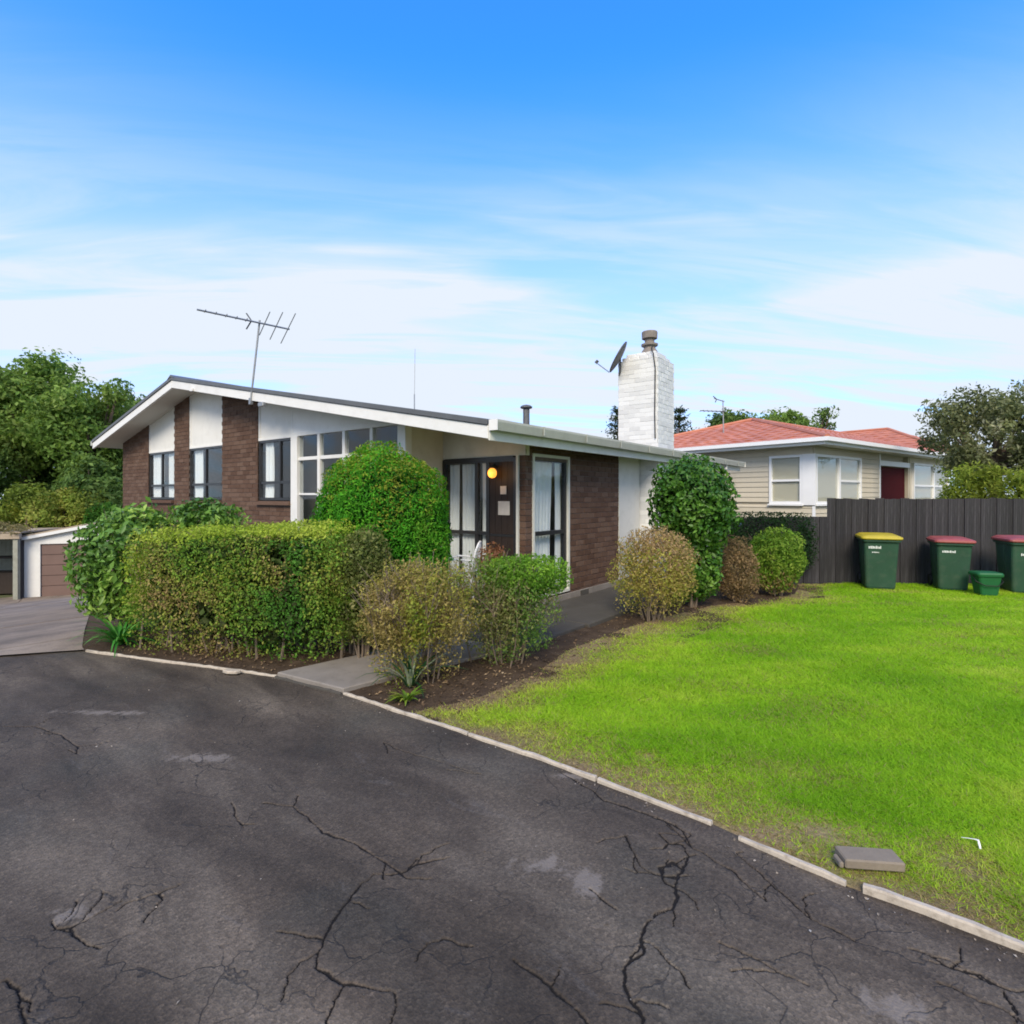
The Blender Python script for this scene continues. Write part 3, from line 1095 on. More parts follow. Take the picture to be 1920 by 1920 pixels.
def grass_field():
    n = 1450000
    # more blades where the lawn is close to the path of view, thinner further off
    e = rng.uniform(-.2, 13.0, n)
    c = rng.uniform(0, 1, n)
    a = 1.5 * (12.0 / 1.5) ** c            # log-spread distance ahead
    e = a * np.where(rng.uniform(0, 1, n) < .86, rng.uniform(-.25, 1.12, n), rng.uniform(1.12, 2.2, n))
    ca, sa = math.cos(HEAD), math.sin(HEAD)
    x = CAM[0] + e * ca - a * sa
    y = CAM[1] + e * sa + a * ca
    pe = np.interp(x, [p[0] for p in EDGE], [p[1] for p in EDGE])
    lx = np.interp(y, [p[1] for p in LAWN_L], [p[0] for p in LAWN_L])
    fn = (FENCE_B - FENCE_A).normalized()
    fd = (x - FENCE_A.x) * -fn.y + (y - FENCE_A.y) * fn.x
    keep = (y > pe + .035) & (x > lx) & (fd < .05)
    x, y, a = x[keep], y[keep], a[keep]
    f = lawn_edge_fade(x, y)
    keep = rng.uniform(0, 1, len(x)) < f * .85 + .12
    x, y, a, f = x[keep], y[keep], a[keep], f[keep]
    n = len(x)
    P3 = np.stack([x, y, 0 * x], 1)
    z = lawn_z(x, y) - .004
    tall = (nz(P3, 2.6, 51) * .5 + .5)
    h = (.014 + .018 * tall) * rng.uniform(.55, 1.5, n) * (.5 + .5 * f) * (1 + .03 * a)
    w = (.0013 + .00055 * a) * rng.uniform(.7, 1.4, n)
    az = rng.uniform(0, 6.28, n)
    lean = rng.uniform(.8, 3.0, n) * h
    la = az + rng.normal(0, .5, n)
    V = np.empty((n, 3, 3))
    sx, sy = np.cos(az + 1.57) * w, np.sin(az + 1.57) * w
    dx, dy = np.cos(la) * lean, np.sin(la) * lean
    V[:, 0] = np.stack([x - sx, y - sy, z], 1)
    V[:, 1] = np.stack([x + sx, y + sy, z], 1)
    V[:, 2] = np.stack([x + dx, y + dy, z + h], 1)
    F = np.arange(n)[:, None] * 3 + np.array([[0, 1, 2]])
    pal = np.array([[.220, .430, .018], [.290, .510, .024], [.390, .580, .036], [.530, .600, .100]])
    q = np.clip((nz(P3, 1.7, 52) * .5 + .5) * .75 + .26 * nz(P3, 6, 54) + rng.uniform(0, 1, n) * .32 + (1 - f) * .35 - .05, 0, .999) * 3
    i = q.astype(int)
    fr = (q - i)[:, None]
    c = pal[i] * (1 - fr) + pal[i + 1] * fr
    dry = rng.uniform(0, 1, n) < (.04 + .62 * (1 - f) + .30 * np.clip(nz(P3, 3.0, 53) - .15, 0, 1))
    c[dry] = np.array([.42, .34, .15]) * rng.uniform(.6, 1.15, (dry.sum(), 1))
    c *= rng.uniform(.8, 1.2, (n, 1))
    me = np_mesh('lawn_grass', V.reshape(-1, 3), F, np.repeat(c, 3, axis=0))
    o = link('lawn_grass', me, M_grass)
    return tag(o, 'short bright green grass of the front lawn', 'grass', kind='stuff')


grass_field()

# ------------------------------------------------------------------ paths and edging
fp = tag(empty('front_path'), kind='structure')
MB().prism_z([(-.18, -2.80), (.66, -2.70), (.80, -1.80), (.0, -1.62)], -.06, .050).build('slab', M_concrete, fp, bevel=.008)
MB().prism_z([(.0, -1.60), (.80, -1.78), (1.02, -.92), (.10, -.70)], -.06, .046).build('slab', M_concrete, fp, bevel=.008)
sp_ = tag(empty('side_path'), kind='structure')
for i, (y0, y1) in enumerate(((-.88, .55), (.562, 2.05), (2.062, 3.6), (3.612, 5.2), (5.212, 7.2), (7.212, 9.4))):
    MB().box(.045, 1.10 + .05 * (i > 0), y0, y1, -.06, .055 + .004 * (i % 2)).build('slab', M_pathdark, sp_, bevel=.008)
pf = tag(empty('porch_floor'), kind='structure')
MB().box(-1.62, .03, -.55, .90, -.06, .14).build('slab', M_concrete, pf, bevel=.01)

ed = empty('garden_edging', (0, 0, 0), 0, 'thin pale concrete edging strip between the asphalt and the garden', 'edging')


def edging_piece(pts, w=.024, top=.020, m=M_edge, jz=0):
    pts = [Vector(p) for p in pts]
    # resample and roughen so the strip is not ruler-straight
    q = []
    for a, b in zip(pts, pts[1:]):
        n = max(1, int((b - a).length / .07))
        q += [a.lerp(b, k / n) for k in range(n)]
    q.append(pts[-1])
    V, F = [], []
    for i, p in enumerate(q):
        d = (q[min(i + 1, len(q) - 1)] - q[max(i - 1, 0)]).normalized()
        s = Vector((-d.y, d.x))
        ww = w * random.uniform(.86, 1.1) * .5
        zt = top + random.uniform(-.004, .004) + jz
        o = random.uniform(-.003, .003)
        for (k, z) in ((-1, -.05), (-1, zt - .008), (-.7, zt), (.7, zt), (1, zt - .008), (1, -.05)):
            V.append((p.x + s.x * (k * ww + o), p.y + s.y * (k * ww + o), z))
    for i in range(len(q) - 1):
        for k in range(5):
            a = i * 6 + k
            F.append((a, a + 6, a + 7, a + 1))
    F.append((0, 1, 2, 3, 4, 5))
    e = (len(q) - 1) * 6
    F.append((e + 5, e + 4, e + 3, e + 2, e + 1, e))
    me = bpy.data.meshes.new('edging_piece')
    me.from_pydata(V, [], F)
    return link('edging_piece', me, m, ed)


edging_piece([(-2.60, -3.56), (-1.58, -3.24), (-.70, -2.945)])
edging_piece([(-.685, -2.94), (-.19, -2.795)])
edging_piece([(-.18, -2.815), (.66, -2.715)], .02, .02, M_pathdark)
edging_piece([(.67, -2.69), (1.62, -2.67), (2.02, -2.665)])
edging_piece([(2.032, -2.668), (2.55, -2.65), (3.02, -2.67)])
edging_piece([(3.035, -2.672), (3.17, -2.68), (3.70, -2.72)])
edging_piece([(3.84, -2.755), (4.02, -2.775), (4.29, -2.805)], .022, .018)
edging_piece([(4.352, -2.80), (4.85, -2.815), (5.6, -2.83)], .030, .030)
edging_piece([(5.615, -2.832), (6.5, -2.86), (9, -2.91)], .030, .030)

# ------------------------------------------------------------------ the brick house
house = empty('brick_house', (0, 0, 0), 0, 'single-storey brown brick house with low gable and white chimney', 'house')
APX, APZ, SR, SL = -8.19, 4.13, .186, .213
XR, XL, YF, YB = .45, -13.05, -.5, 9.85
TH = .17


def ztop(x):
    return APZ - SR * (x - APX) if x > APX else APZ - SL * (APX - x)


def zun(x):
    return ztop(x) - TH


BR_OBJ = []


def bricks(parent, rects, axis_, plane, out, clip=None, L=.230, H=.076, G=.010, GV=.010, off=0.0, mat_=None, z_from=0.0, collect=BR_OBJ, depth=.022, proud=.010):
    """running-bond courses over (a0, a1, z0, z1) rectangles on a wall plane"""
    a0, a1, z0, z1 = rects
    zc = z_from + math.floor((z0 - z_from) / (H + G)) * (H + G)
    k = int(round((zc - z_from) / (H + G)))
    while zc < z1:
        zb, zt = max(zc, z0), min(zc + H, z1)
        if zt - zb > .02:
            s = off + (0.5 * (L + GV) if k % 2 else 0)
            j = math.floor((a0 - s) / (L + GV))
            while True:
                b0 = s + j * (L + GV)
                if b0 >= a1:
                    break
                c0, c1 = max(b0, a0), min(b0 + L, a1)
                if c1 - c0 > .025:
                    zz = zt
                    if clip is not None:
                        zz = min(zt, min(clip(c0), clip(c1)) + .03)
                    if zz - zb > .02:
                        collect.append((parent, axis_, plane, out, c0, c1, zb, zz, depth, proud))
                j += 1
        zc += H + G
        k += 1


def brick_box(b, mb, jitter=True):
    parent, ax, pl, out, c0, c1, z0, z1, depth, proud = b
    p = proud + (random.uniform(-.0025, .0025) if jitter else 0)
    d0, d1 = pl + out * p, pl - out * (depth - p)
    lo, hi = min(d0, d1), max(d0, d1)
    if ax == 'y':
        mb.box(c0, c1, lo, hi, z0, z1)
    else:
        mb.box(lo, hi, c0, c1, z0, z1)


BRICK_MESH = {}


def brick_object(b, m, name='brick'):
    parent, ax, pl, out, c0, c1, z0, z1, depth, proud = b
    key = (name, ax, out, round(c1 - c0, 3), round(z1 - z0, 3))
    if key not in BRICK_MESH:
        mb = MB()
        hl, hh = (c1 - c0) / 2, (z1 - z0) / 2
        if ax == 'y':
            mb.box(-hl, hl, -depth / 2, depth / 2, -hh, hh)
        else:
            mb.box(-depth / 2, depth / 2, -hl, hl, -hh, hh)
        BRICK_MESH[key] = mb.mesh(name, m, bevel=.003)
    p = proud + random.uniform(-.0025, .0025)
    ctr = pl + out * (p - depth / 2)
    loc = ((c0 + c1) / 2, ctr, (z0 + z1) / 2) if ax == 'y' else (ctr, (c0 + c1) / 2, (z0 + z1) / 2)
    return link(name, BRICK_MESH[key], None, parent, loc)


def rake_wall(name, x0, x1, zb, m, y0=0.0, y1=.11, zt=None, parent=house):
    xs = [x0] + ([APX] if x0 < APX < x1 else []) + [x1]
    if zt is None:
        top = [(x, zun(x) + .02) for x in xs]
    else:
        top = [(x, zt) for x in (x0, x1)]
    return MB().prism_y([(x0, zb), (x1, zb)] + top[::-1], y0, y1).build(name, m, parent)


ZB = -1.7
W1, W2, W3 = (-10.86, -9.39), (-8.63, -7.11), (-5.70, -4.54)
WZ0, WZ1 = 1.57, 2.70
# brick panels of the gable front
for (x0, x1) in ((-12.53, W1[0]), (W1[1], W2[0]), (W2[1], W3[0])):
    w = rake_wall('brick_wall', x0, x1, ZB, M_mortar)
    bricks(w, (x0, x1, ZB + .6, 4.2), 'y', 0.0, -1, zun)
for (x0, x1) in (W1, W2, W3):
    w = rake_wall('brick_wall', x0 + .001, x1 - .001, ZB, M_mortar, zt=WZ0 - .09)
    bricks(w, (x0, x1, ZB + .6, WZ0 - .10), 'y', 0.0, -1)
    p = rake_wall('panel', x0, x1, WZ1 + .03, M_panel, .025, .09)
    # cover strips round the white panel
    for xx in (x0 + .02, x1 - .02):
        MB().box(xx - .022, xx + .022, .008, .024, WZ1 + .03, zun(xx) + .01).build('batten', M_white, p)
    MB().box(x0, x1, .004, .024, WZ1 - .005, WZ1 + .03).build('batten', M_white, p)


def curtain(parent, x0, x1, y, z0, z1, axis_='y', waves=9, amp=.022, gather=0.0, m=M_curtain):
    nx, nz_ = waves * 6, 10
    V, F = [], []
    for j in range(nz_ + 1):
        v = j / nz_
        for i in range(nx + 1):
            u = i / nx
            # gather pulls the middle of the drape towards its start
            g = 1 - gather * math.sin(min(1, (1 - v) * 1.25) * math.pi * .5) * (.6 + .4 * math.sin(v * 3))
            a = x0 + (x1 - x0) * u * g
            d = y + amp * (math.sin(u * waves * 6.283 + .6 * math.sin(v * 3)) + .4 * math.sin(u * waves * 15 + 2 * v))
            V.append((a, d, z0 + (z1 - z0) * v) if axis_ == 'y' else (d, a, z0 + (z1 - z0) * v))
    for j in range(nz_):
        for i in range(nx):
            k = j * (nx + 1) + i
            F.append((k, k + 1, k + nx + 2, k + nx + 1))
    me = bpy.data.meshes.new('curtain')
    me.from_pydata(V, [], F)
    me.polygons.foreach_set('use_smooth', [True] * len(me.polygons))
    return link('curtain', me, m, parent)


def window_y(x0, x1, z0, z1, mull, rail, y=.035, m=M_alu, fr=.05, parent=house, sill=True):
    """aluminium window in a wall facing -y: frame, each pane, sill"""
    mb = MB()
    mb.box(x0, x0 + fr, y - .02, y + .04, z0, z1)
    mb.box(x1 - fr, x1, y - .02, y + .04, z0, z1)
    mb.box(x0 + fr, x1 - fr, y - .02, y + .04, z0, z0 + fr)
    mb.box(x0 + fr, x1 - fr, y - .02, y + .04, z1 - fr, z1)
    xs = [x0 + fr] + [q for q in mull] + [x1 - fr]
    zs = [z0 + fr] + [q for q in rail] + [z1 - fr]
    for q in mull:
        mb.box(q - fr * .5, q + fr * .5, y - .016, y + .034, z0 + fr, z1 - fr)
    for q in rail:
        for a, b in zip(xs, xs[1:]):
            mb.box(a + fr * .5, b - fr * .5, y - .013, y + .03, q - fr * .5, q + fr * .5)
    w = mb.build('window', m, parent)
    for a, b in zip(xs, xs[1:]):
        for c, d in zip(zs, zs[1:]):
            MB().box(a + .002, b - .002, y + .008, y + .013, c + .002, d - .002).build('pane', M_glass, w)
    if sill:
        k = int((x1 - x0) / .12)
        s = (x1 - x0) / k
        MB().prism_x([(-.075, z0 - .085), (.09, z0 - .085), (.09, z0 - .002), (-.075, z0 - .035)], x0 + .004, x1 - .004).build('sill', M_brick, w)
    return w


window_y(*W1, WZ0, WZ1, [-10.15], [1.90])
window_y(*W2, WZ0, WZ1, [-7.90], [1.90])
window_y(*W3, WZ0, WZ1, [-4.98], [1.90])
for (a, b, wv) in ((-10.85, -10.22, 5), (-9.95, -9.66, 3), (-8.58, -8.18, 4), (-8.1, -7.98, 1), (-5.62, -5.32, 3)):
    curtain(house, a, b, .10, WZ0 + .03, WZ1 - .02, waves=wv, amp=.018)

# white-framed glazed stair-hall wall
gz = MB()
GX = [-4.44, -3.73, -3.04, -2.35, -1.64]
gz.box(-4.54, -4.34, -.03, .10, -.6, 2.70)
for q in GX[1:4]:
    gz.box(q - .035, q + .035, -.01, .075, -.6, 2.70)
gz.box(-1.72, -1.55, -.03, .10, -.3, 2.715)
gz.box(-4.54, -1.72, -.012, .08, 2.70, 2.765)
for a, b in zip([-4.34, -3.695, -3.005, -2.315], [-3.765, -3.075, -2.385, -1.72]):
    gz.box(a, b, -.002, .07, 2.27, 2.33)
    gz.box(a, b, .005, .06, 1.665, 1.70)
    gz.box(a, b, .0, .07, .12, .2)
    gz.box(a, b, .0, .07, -.6, .115)
gw = gz.build('glazed_wall', M_white, house, bevel=.004)
for a, b in zip([-4.34, -3.695, -3.005, -2.315], [-3.765, -3.075, -2.385, -1.72]):
    for z0, z1 in ((2.33, 2.70), (1.70, 2.27), (.2, 1.665)):
        MB().box(a + .001, b - .001, .028, .033, z0 + .001, z1 - .001).build('pane', M_glass, gw)
MB().prism_y([(-4.54, 2.767), (-1.72, 2.767), (-1.9, zun(-1.9) + .02), (-4.54, zun(-4.54) + .02)], .012, .08).build('panel', M_white, house)

# recessed porch: return wall, wall over the door, door
MB().prism_x([(.101, -.1), (.8, -.1), (.8, zun(-1.6) + .02), (.101, zun(-1.6) + .02)], -1.70, -1.60).build('porch_wall', M_beige, house)
MB().prism_y([(-1.70, 2.225), (.0, 2.225), (0, zun(0) + .02), (-1.70, zun(-1.7) + .02)], .80, .90).build('porch_wall', M_beige, house)
# sliding door
DX0, DX1, DZ0, DZ1 = -1.598, -.145, .17, 2.20
dm = MB()
fr = .055
dm.box(DX0, DX0 + fr, .785, .86, DZ0, DZ1)
dm.box(DX1 - fr, DX1, .785, .86, DZ0, DZ1)
dm.box(DX0 + fr, DX1 - fr, .785, .86, DZ1 - fr, DZ1 + .022)
dm.box(DX0 + fr, DX1 - fr, .785, .86, DZ0, DZ0 + fr)
for q in (-.90, -.68):
    dm.box(q - .03, q + .03, .79, .85, DZ0 + fr, DZ1 - fr)
for a, b in ((DX0 + fr, -.93), (-.87, -.71)):
    dm.box(a, b, .795, .84, 1.075, 1.125)
door = dm.build('sliding_door', M_alu, house)
for a, b in ((DX0 + fr, -.93), (-.87, -.71)):
    for c, d in ((DZ0 + fr, 1.075), (1.125, DZ1 - fr)):
        MB().box(a + .001, b - .001, .815, .820, c + .001, d - .001).build('pane', M_glass, door)
for k in range(4):
    a = -.65 + k * .1125
    MB().box(a + .002, a + .1105, .80, .84, DZ0 + fr, 1.06).build('door_board', M_timber_dark, door)
    MB().box(a + .002, a + .1105, .80, .84, 1.10, DZ1 - fr).build('door_board', M_timber_dark, door)
MB().box(-.65, -.20, .80, .835, 1.063, 1.097).build('door_rail', M_alu, door)
MB().box(-.142, -.108, .77, .86, .14, 2.222).build('door_trim', M_cream, house)
curtain(house, DX0 + .05, -1.33, .90, DZ0 + .05, 2.14, waves=4, amp=.018, gather=.10)
curtain(house, -1.29, -.93, .90, DZ0 + .05, 2.14, waves=5, amp=.022, gather=.12)
curtain(house, -.88, -.71, .90, DZ0 + .05, 2.14, waves=3, amp=.016)

# brick pier by the door and the brick side wall
w = MB().box(-.106, -.012, .812, .90, .02, zun(-.05)).build('brick_wall', M_mortar, house)
bricks(w, (-.106, 0, .14, 2.45), 'y', .812, -1, zun, off=-.12)
ZS = zun(0) + .05
SW = [(.812, .97, .14, ZS), (.97, 1.97, .14, .17), (.97, 1.97, 2.27, ZS), (1.97, 3.68, .14, ZS)]
for (y0, y1, z0, z1) in SW:
    if z1 - z0 < .06:
        continue
    w = MB().box(-.11, -.012, y0 + (.09 if y0 < .9 else .0005), y1 - .0005, z0 - .1, z1).build('brick_wall', M_mortar, house)
    bricks(w, (y0, y1, z0, z1), 'x', -.012, 1, off=.05)

# side window, white outer trim
def window_x(y0, y1, z0, z1, rail, x=-.05):
    mb = MB()
    f = .05
    for a, b in ((y0, y0 + f), (y1 - f, y1)):
        mb.box(x - .03, x + .03, a, b, z0, z1)
    for c, d in ((z0, z0 + f), (z1 - f, z1), (rail - .03, rail + .03)):
        mb.box(x - .028, x + .026, y0 + f, y1 - f, c, d)
    w = mb.build('window', M_alu, house)
    for c, d in ((z0 + f, rail - .03), (rail + .03, z1 - f)):
        MB().box(x - .005, x, y0 + f + .001, y1 - f - .001, c + .001, d - .001).build('pane', M_glass, w)
    t = MB()
    t.box(-.06, .016, y0 - .045, y0 - .001, z0 - .04, z1 + .045)
    t.box(-.06, .016, y1 + .001, y1 + .045, z0 - .04, z1 + .045)
    t.box(-.06, .014, y0 - .001, y1 + .001, z1 + .001, z1 + .045)
    t.box(-.06, .02, y0 - .001, y1 + .001, z0 - .04, z0 - .001)
    t.build('trim', M_cream, w)
    return w


window_x(1.015, 1.925, .21, 2.215, 1.10)
curtain(house, 1.05, 1.70, -.15, .24, 2.16, 'x', 7, .02, .10)
curtain(house, 1.74, 1.90, -.13, .24, 2.16, 'x', 3, .016)

# footing under the side wall with a vent
fo = MB().box(-.10, .012, .83, 4.6, -.1, .138).build('footing', M_concrete, house, bevel=.006)
MB().box(-.03, .018, 2.30, 2.56, .035, .125).build('vent', M_pathdark, fo)

# smooth cladding panel beside the chimney, then the rest of the side wall
cp = MB().box(-.10, -.02, 3.70, 4.62, .138, zun(0) + .03).build('panel', M_grey, house)
MB().box(-.10, .004, 3.682, 3.72, .138, zun(0) + .02).build('batten', M_cream, cp)
MB().box(-.10, -.02, 5.46, 9.25, -.1, zun(0) + .03).build('side_wall', M_beige, house)
MB().prism_y([(-12.5, ZB), (-.02, ZB), (-.02, zun(0)), (APX, zun(APX)), (-12.5, zun(-12.5))], 9.25, 9.35).build('rear_wall', M_beige, house)
MB().box(-12.525, -12.42, .112, 9.25, ZB, zun(-12.5)).build('side_wall', M_mortar, house)
MB().box(-12.40, -.12, .13, 9.2, .06, .165).build('floor', M_inner_floor, house)
MB().prism_y([(-12.4, .17), (-.12, .17), (-.12, zun(-.1)), (APX, zun(APX)), (-12.4, zun(-12.4))], 3.9, 3.96).build('partition', M_inner, house)
MB().box(-4.62, -4.55, .14, 3.9, .17, 3.2).build('partition', M_inner, house)

# roof: slab, soffit, barge boards, gutter
rf = MB()
rf.prism_y([(APX, ztop(APX) - .06), (XR, ztop(XR) - .06), (XR, ztop(XR)), (APX, ztop(APX))], YF, YB)
rf.prism_y([(XL, ztop(XL) - .06), (APX, ztop(APX) - .06), (APX, ztop(APX)), (XL, ztop(XL))], YF, YB)
roof = rf.build('roof', M_roof, house)
so = MB()
so.prism_y([(APX, zun(APX)), (XR - .03, zun(XR - .03)), (XR - .03, zun(XR - .03) + .02), (APX, zun(APX) + .02)], YF + .03, YB - .03)
so.prism_y([(XL + .03, zun(XL + .03)), (APX, zun(APX)), (APX, zun(APX) + .02), (XL + .03, zun(XL + .03) + .02)], YF + .03, YB - .03)
so.build('soffit', M_soffit, roof)
for (a, b) in ((APX + .004, XR - .03), (XL, APX - .004)):
    MB().prism_y([(a, ztop(a) - .21), (b, ztop(b) - .21), (b, ztop(b) - .055), (a, ztop(a) - .055)], YF - .028, YF + .02).build('barge_board', M_white, roof, bevel=.004)
    MB().prism_y([(a, ztop(a) - .050), (b, ztop(b) - .050), (b, ztop(b) + .022), (a, ztop(a) + .022)], YF - .05, YF + .10).build('verge_flashing', M_roof, roof, bevel=.006)
    MB().prism_y([(a, ztop(a) - .21), (b, ztop(b) - .21), (b, ztop(b) - .055), (a, ztop(a) - .055)], YB - .02, YB + .028).build('barge_board', M_white, roof)
MB().prism_y([(APX - .16, ztop(APX - .16) + .01), (APX, ztop(APX) + .015), (APX + .16, ztop(APX + .16) + .01), (APX, ztop(APX) + .06)], YF - .06, YB + .03).build('ridge_cap', M_roof, roof)
ze = ztop(XR)
MB().box(XR - .03, XR - .002, YF - .02, YB, ze - .225, ze - .03).build('fascia', M_cream, roof, bevel=.004)
g = MB()
g.prism_y([(XR, ze - .11), (XR + .10, ze - .11), (XR + .125, ze - .015), (XR + .125, ze + .012), (XR + .112, ze + .012), (XR + .108, ze - .01), (XR + .09, ze - .095), (XR, ze - .095)], YF - .04, YB + .02)
gut = g.build('gutter', M_gutter, roof)
for yy in (YF - .045, YB + .02):
    MB().box(XR + .0, XR + .128, yy, yy + .006, ze - .112, ze + .014).build('gutter_end', M_white, gut)
for k in range(9):
    yy = .4 + k * 1.1
    MB().box(XR + .128, XR + .134, yy, yy + .025, ze - .10, ze + .014).build('bracket', M_gutter, gut)
MB().box(XL - .11, XL, YF - .04, YB, ztop(XL) - .12, ztop(XL) - .01).build('gutter', M_gutter, roof)
dp = MB()
dp.tube([(.50, 8.45, ze - .1), (.50, 8.45, ze - .2), (.06, 8.5, ze - .5), (.06, 8.5, -.05)], .038, 8)
dp.build('downpipe', M_white, house)
# roof flue with cowl
fl = MB()
fl.lathe([(.062, -.25), (.062, .38), (.058, .385)], (-1.57, 3.0, ztop(-1.57)), 14)
flu = fl.build('flue', M_dsteel, house)
MB().lathe([(.10, 0), (.115, .012), (.115, .03), (.08, .055), (.02, .07)], (-1.57, 3.0, ztop(-1.57) + .40), 14).build('cowl', M_dsteel, flu)
# little floodlight and cable box on the barge board
MB().box(-4.62, -4.46, -.59, -.53, 3.17, 3.24).build('junction_box', M_steel, house, bevel=.008)
MB().box(-7.26, -7.16, -.57, -.53, 3.73, 3.79).build('junction_box', M_white, house, bevel=.006)

# chimney: painted bricks round a mortar core
CX0, CX1, CY0, CY1, CZT = -.48, .345, 4.64, 5.44, 4.32
ch = MB().box(CX0, CX1, CY0, CY1, .0, CZT).build('chimney', M_wmortar, house)
CHB = []
for rect, ax, pl, out in (((CX0 - .008, CX1 + .008, .02, CZT), 'y', CY0, -1), ((CY0, CY1, .02, CZT), 'x', CX1, 1), ((CX0 - .008, CX1 + .008, 2.4, CZT), 'y', CY1, 1), ((CY0, CY1, 2.4, CZT), 'x', CX0, -1)):
    bricks(ch, rect, ax, pl, out, L=.227, GV=.004, G=.007, H=.079, proud=.004, off=CX0 if ax == 'y' else CY0, collect=CHB)
# weathered shoulders at the top: two stepped courses and a mortar crown
for i, (ins, z0, z1) in enumerate(((.055, 4.33, 4.40), (.125, 4.41, 4.475))):
    x0, x1, y0, y1 = CX0 + ins * .8, CX1 - ins * .8, CY0 + ins, CY1 - ins
    n = 4 - i
    for k in range(n):
        a, b = x0 + (x1 - x0) * k / n, x0 + (x1 - x0) * (k + 1) / n
        MB().box(a + .005, b - .005, y0, y1, z0, z1).build('painted_brick', M_wbrick, ch, bevel=.012)
    MB().box(x0 + .02, x1 - .02, y0 + .012, y1 - .012, z0 - .012, z1 - .01).build('mortar_bed', M_wmortar, ch)
near = sorted(CHB, key=lambda b: 0 if ((b[1] == 'y' and b[3] == -1) or (b[1] == 'x' and b[3] == 1)) else 1)
vis = [b for b in near if (b[3] == -1 and b[1] == 'y') or (b[3] == 1 and b[1] == 'x')]
vis.sort(key=lambda b: -b[6])
rest = vis[280:] + [b for b in near if b not in vis]
for b in vis[:280]:
    brick_object(b, M_wbrick, 'painted_brick')
mb = MB()
for b in rest:
    brick_box(b, mb)
tag(mb.build('painted_brickwork', M_wbrick, ch), kind='stuff')
# pot with rings and a cable running down the corner
pot = MB()
px_, py_ = .02, 5.0
pot.lathe([(.17, 0), (.16, .05), (.115, .12), (.11, .16), (.16, .17), (.165, .205), (.11, .215), (.095, .24), (.095, .31), (.15, .315), (.155, .44), (.145, .455), (.02, .46)], (px_, py_, 4.47), 18)
pot.build('chimney_pot', M_terracotta, ch, smooth=False)
MB().tube([(px_ + .1, py_ - .1, 4.60), (.18, 4.72, 4.50), (.26, 4.62, 4.38), (.30, 4.615, 4.1), (.29, 4.615, 3.2), (.30, 4.615, 2.75)], .011, 5).build('cable', M_black, ch)

# nearest brown bricks one by one, the rest joined per wall
BR_OBJ.sort(key=lambda b: (Vector((0 if b[1] == 'x' else (b[4] + b[5]) / 2, b[2] if b[1] == 'y' else (b[4] + b[5]) / 2, 1.6)) - Vector(CAM)).length)
for b in BR_OBJ[:300]:
    brick_object(b, M_brick)
byw = {}
for b in BR_OBJ[300:]:
    byw.setdefault(b[0].name, []).append(b)
for k, bs_ in byw.items():
    mb = MB()
    for b in bs_:
        brick_box(b, mb)
    tag(mb.build('brickwork', M_brick, bs_[0][0]), kind='stuff')

# ------------------------------------------------------------------ things on the house
an = empty('television_antenna', (-4.95, -.54, 3.30), 0, 'tall rooftop television antenna with a long horizontal boom, on the gable edge', 'antenna')
MB().tube([(0, 0, -.02), (.25, .03, 1.38)], .017, 6).build('mast', M_steel, an)
MB().tube([(.14, -.95, 1.325), (.34, .53, 1.325)], .016, 6).build('boom', M_steel, an)
bd = Vector((.20, 1.48, 0)).normalized()
sd = Vector((bd.y, -bd.x, 0))
for k, (s, L, dz) in enumerate(((.12, .07, 0), (.28, .07, 0), (.44, .08, 0), (.60, .08, 0), (.76, .09, 0), (1.06, .42, .0), (1.26, .50, 0), (1.47, .56, 0))):
    c = Vector((.14, -.95, 1.33)) + bd * s
    # front directors are short, the rear dipoles long and raked
    up = .36 if L > .2 else .15
    MB().tube([c - sd * L * .55 - Vector((0, 0, L * up)), c + sd * L * .55 + Vector((0, 0, L * up))], .008, 5).build('element', M_steel, an)
for dz in (-.09, .09):
    c = Vector((.14, -.95, 1.33)) + bd * .84
    MB().tube([c, c + Vector((-.03, -.05, dz * 1.5)) - sd * .06], .012, 5).build('reflector', M_dsteel, an)
MB().box(-.03, .03, -.02, .03, -.05, .06).build('bracket', M_steel, an)

ma = empty('whip_mast', (-5.70, 4.0, ztop(-5.7)), 0, 'thin vertical whip mast standing alone on the roof', 'mast')
MB().tube([(0, 0, -.1), (0, 0, .5)], .014, 6).build('pole', M_steel, ma)
MB().tube([(0, 0, .5), (.02, 0, 1.62)], .007, 5).build('whip', M_steel, ma)

ds = empty('satellite_dish', (-.52, 4.60, 3.95), 0, 'grey satellite dish fixed to the white chimney, seen edge-on', 'satellite dish')


def dish():
    mb = MB()
    R0, dp_, n, seg = .31, .05, 6, 24
    for i in range(n + 1):
        r = R0 * i / n
        for j in range(seg):
            a = 6.2832 * j / seg
            mb.v.append((r * math.cos(a), r * math.sin(a) * 1.06, dp_ * (r / R0) ** 2))
    for i in range(n):
        for j in range(seg):
            a, b = i * seg + j, i * seg + (j + 1) % seg
            mb.f.append((a, b, b + seg, a + seg))
    k = len(mb.v)
    for i in range(n + 1):
        r = R0 * i / n
        for j in range(seg):
            a = 6.2832 * j / seg
            mb.v.append((r * math.cos(a), r * math.sin(a) * 1.06, dp_ * (r / R0) ** 2 - .012))
    for i in range(n):
        for j in range(seg):
            a, b = k + i * seg + j, k + i * seg + (j + 1) % seg
            mb.f.append((b, a, a + seg, b + seg))
    for j in range(seg):
        a, b = n * seg + j, n * seg + (j + 1) % seg
        mb.f.append((a, b, b + k, a + k))
    return mb


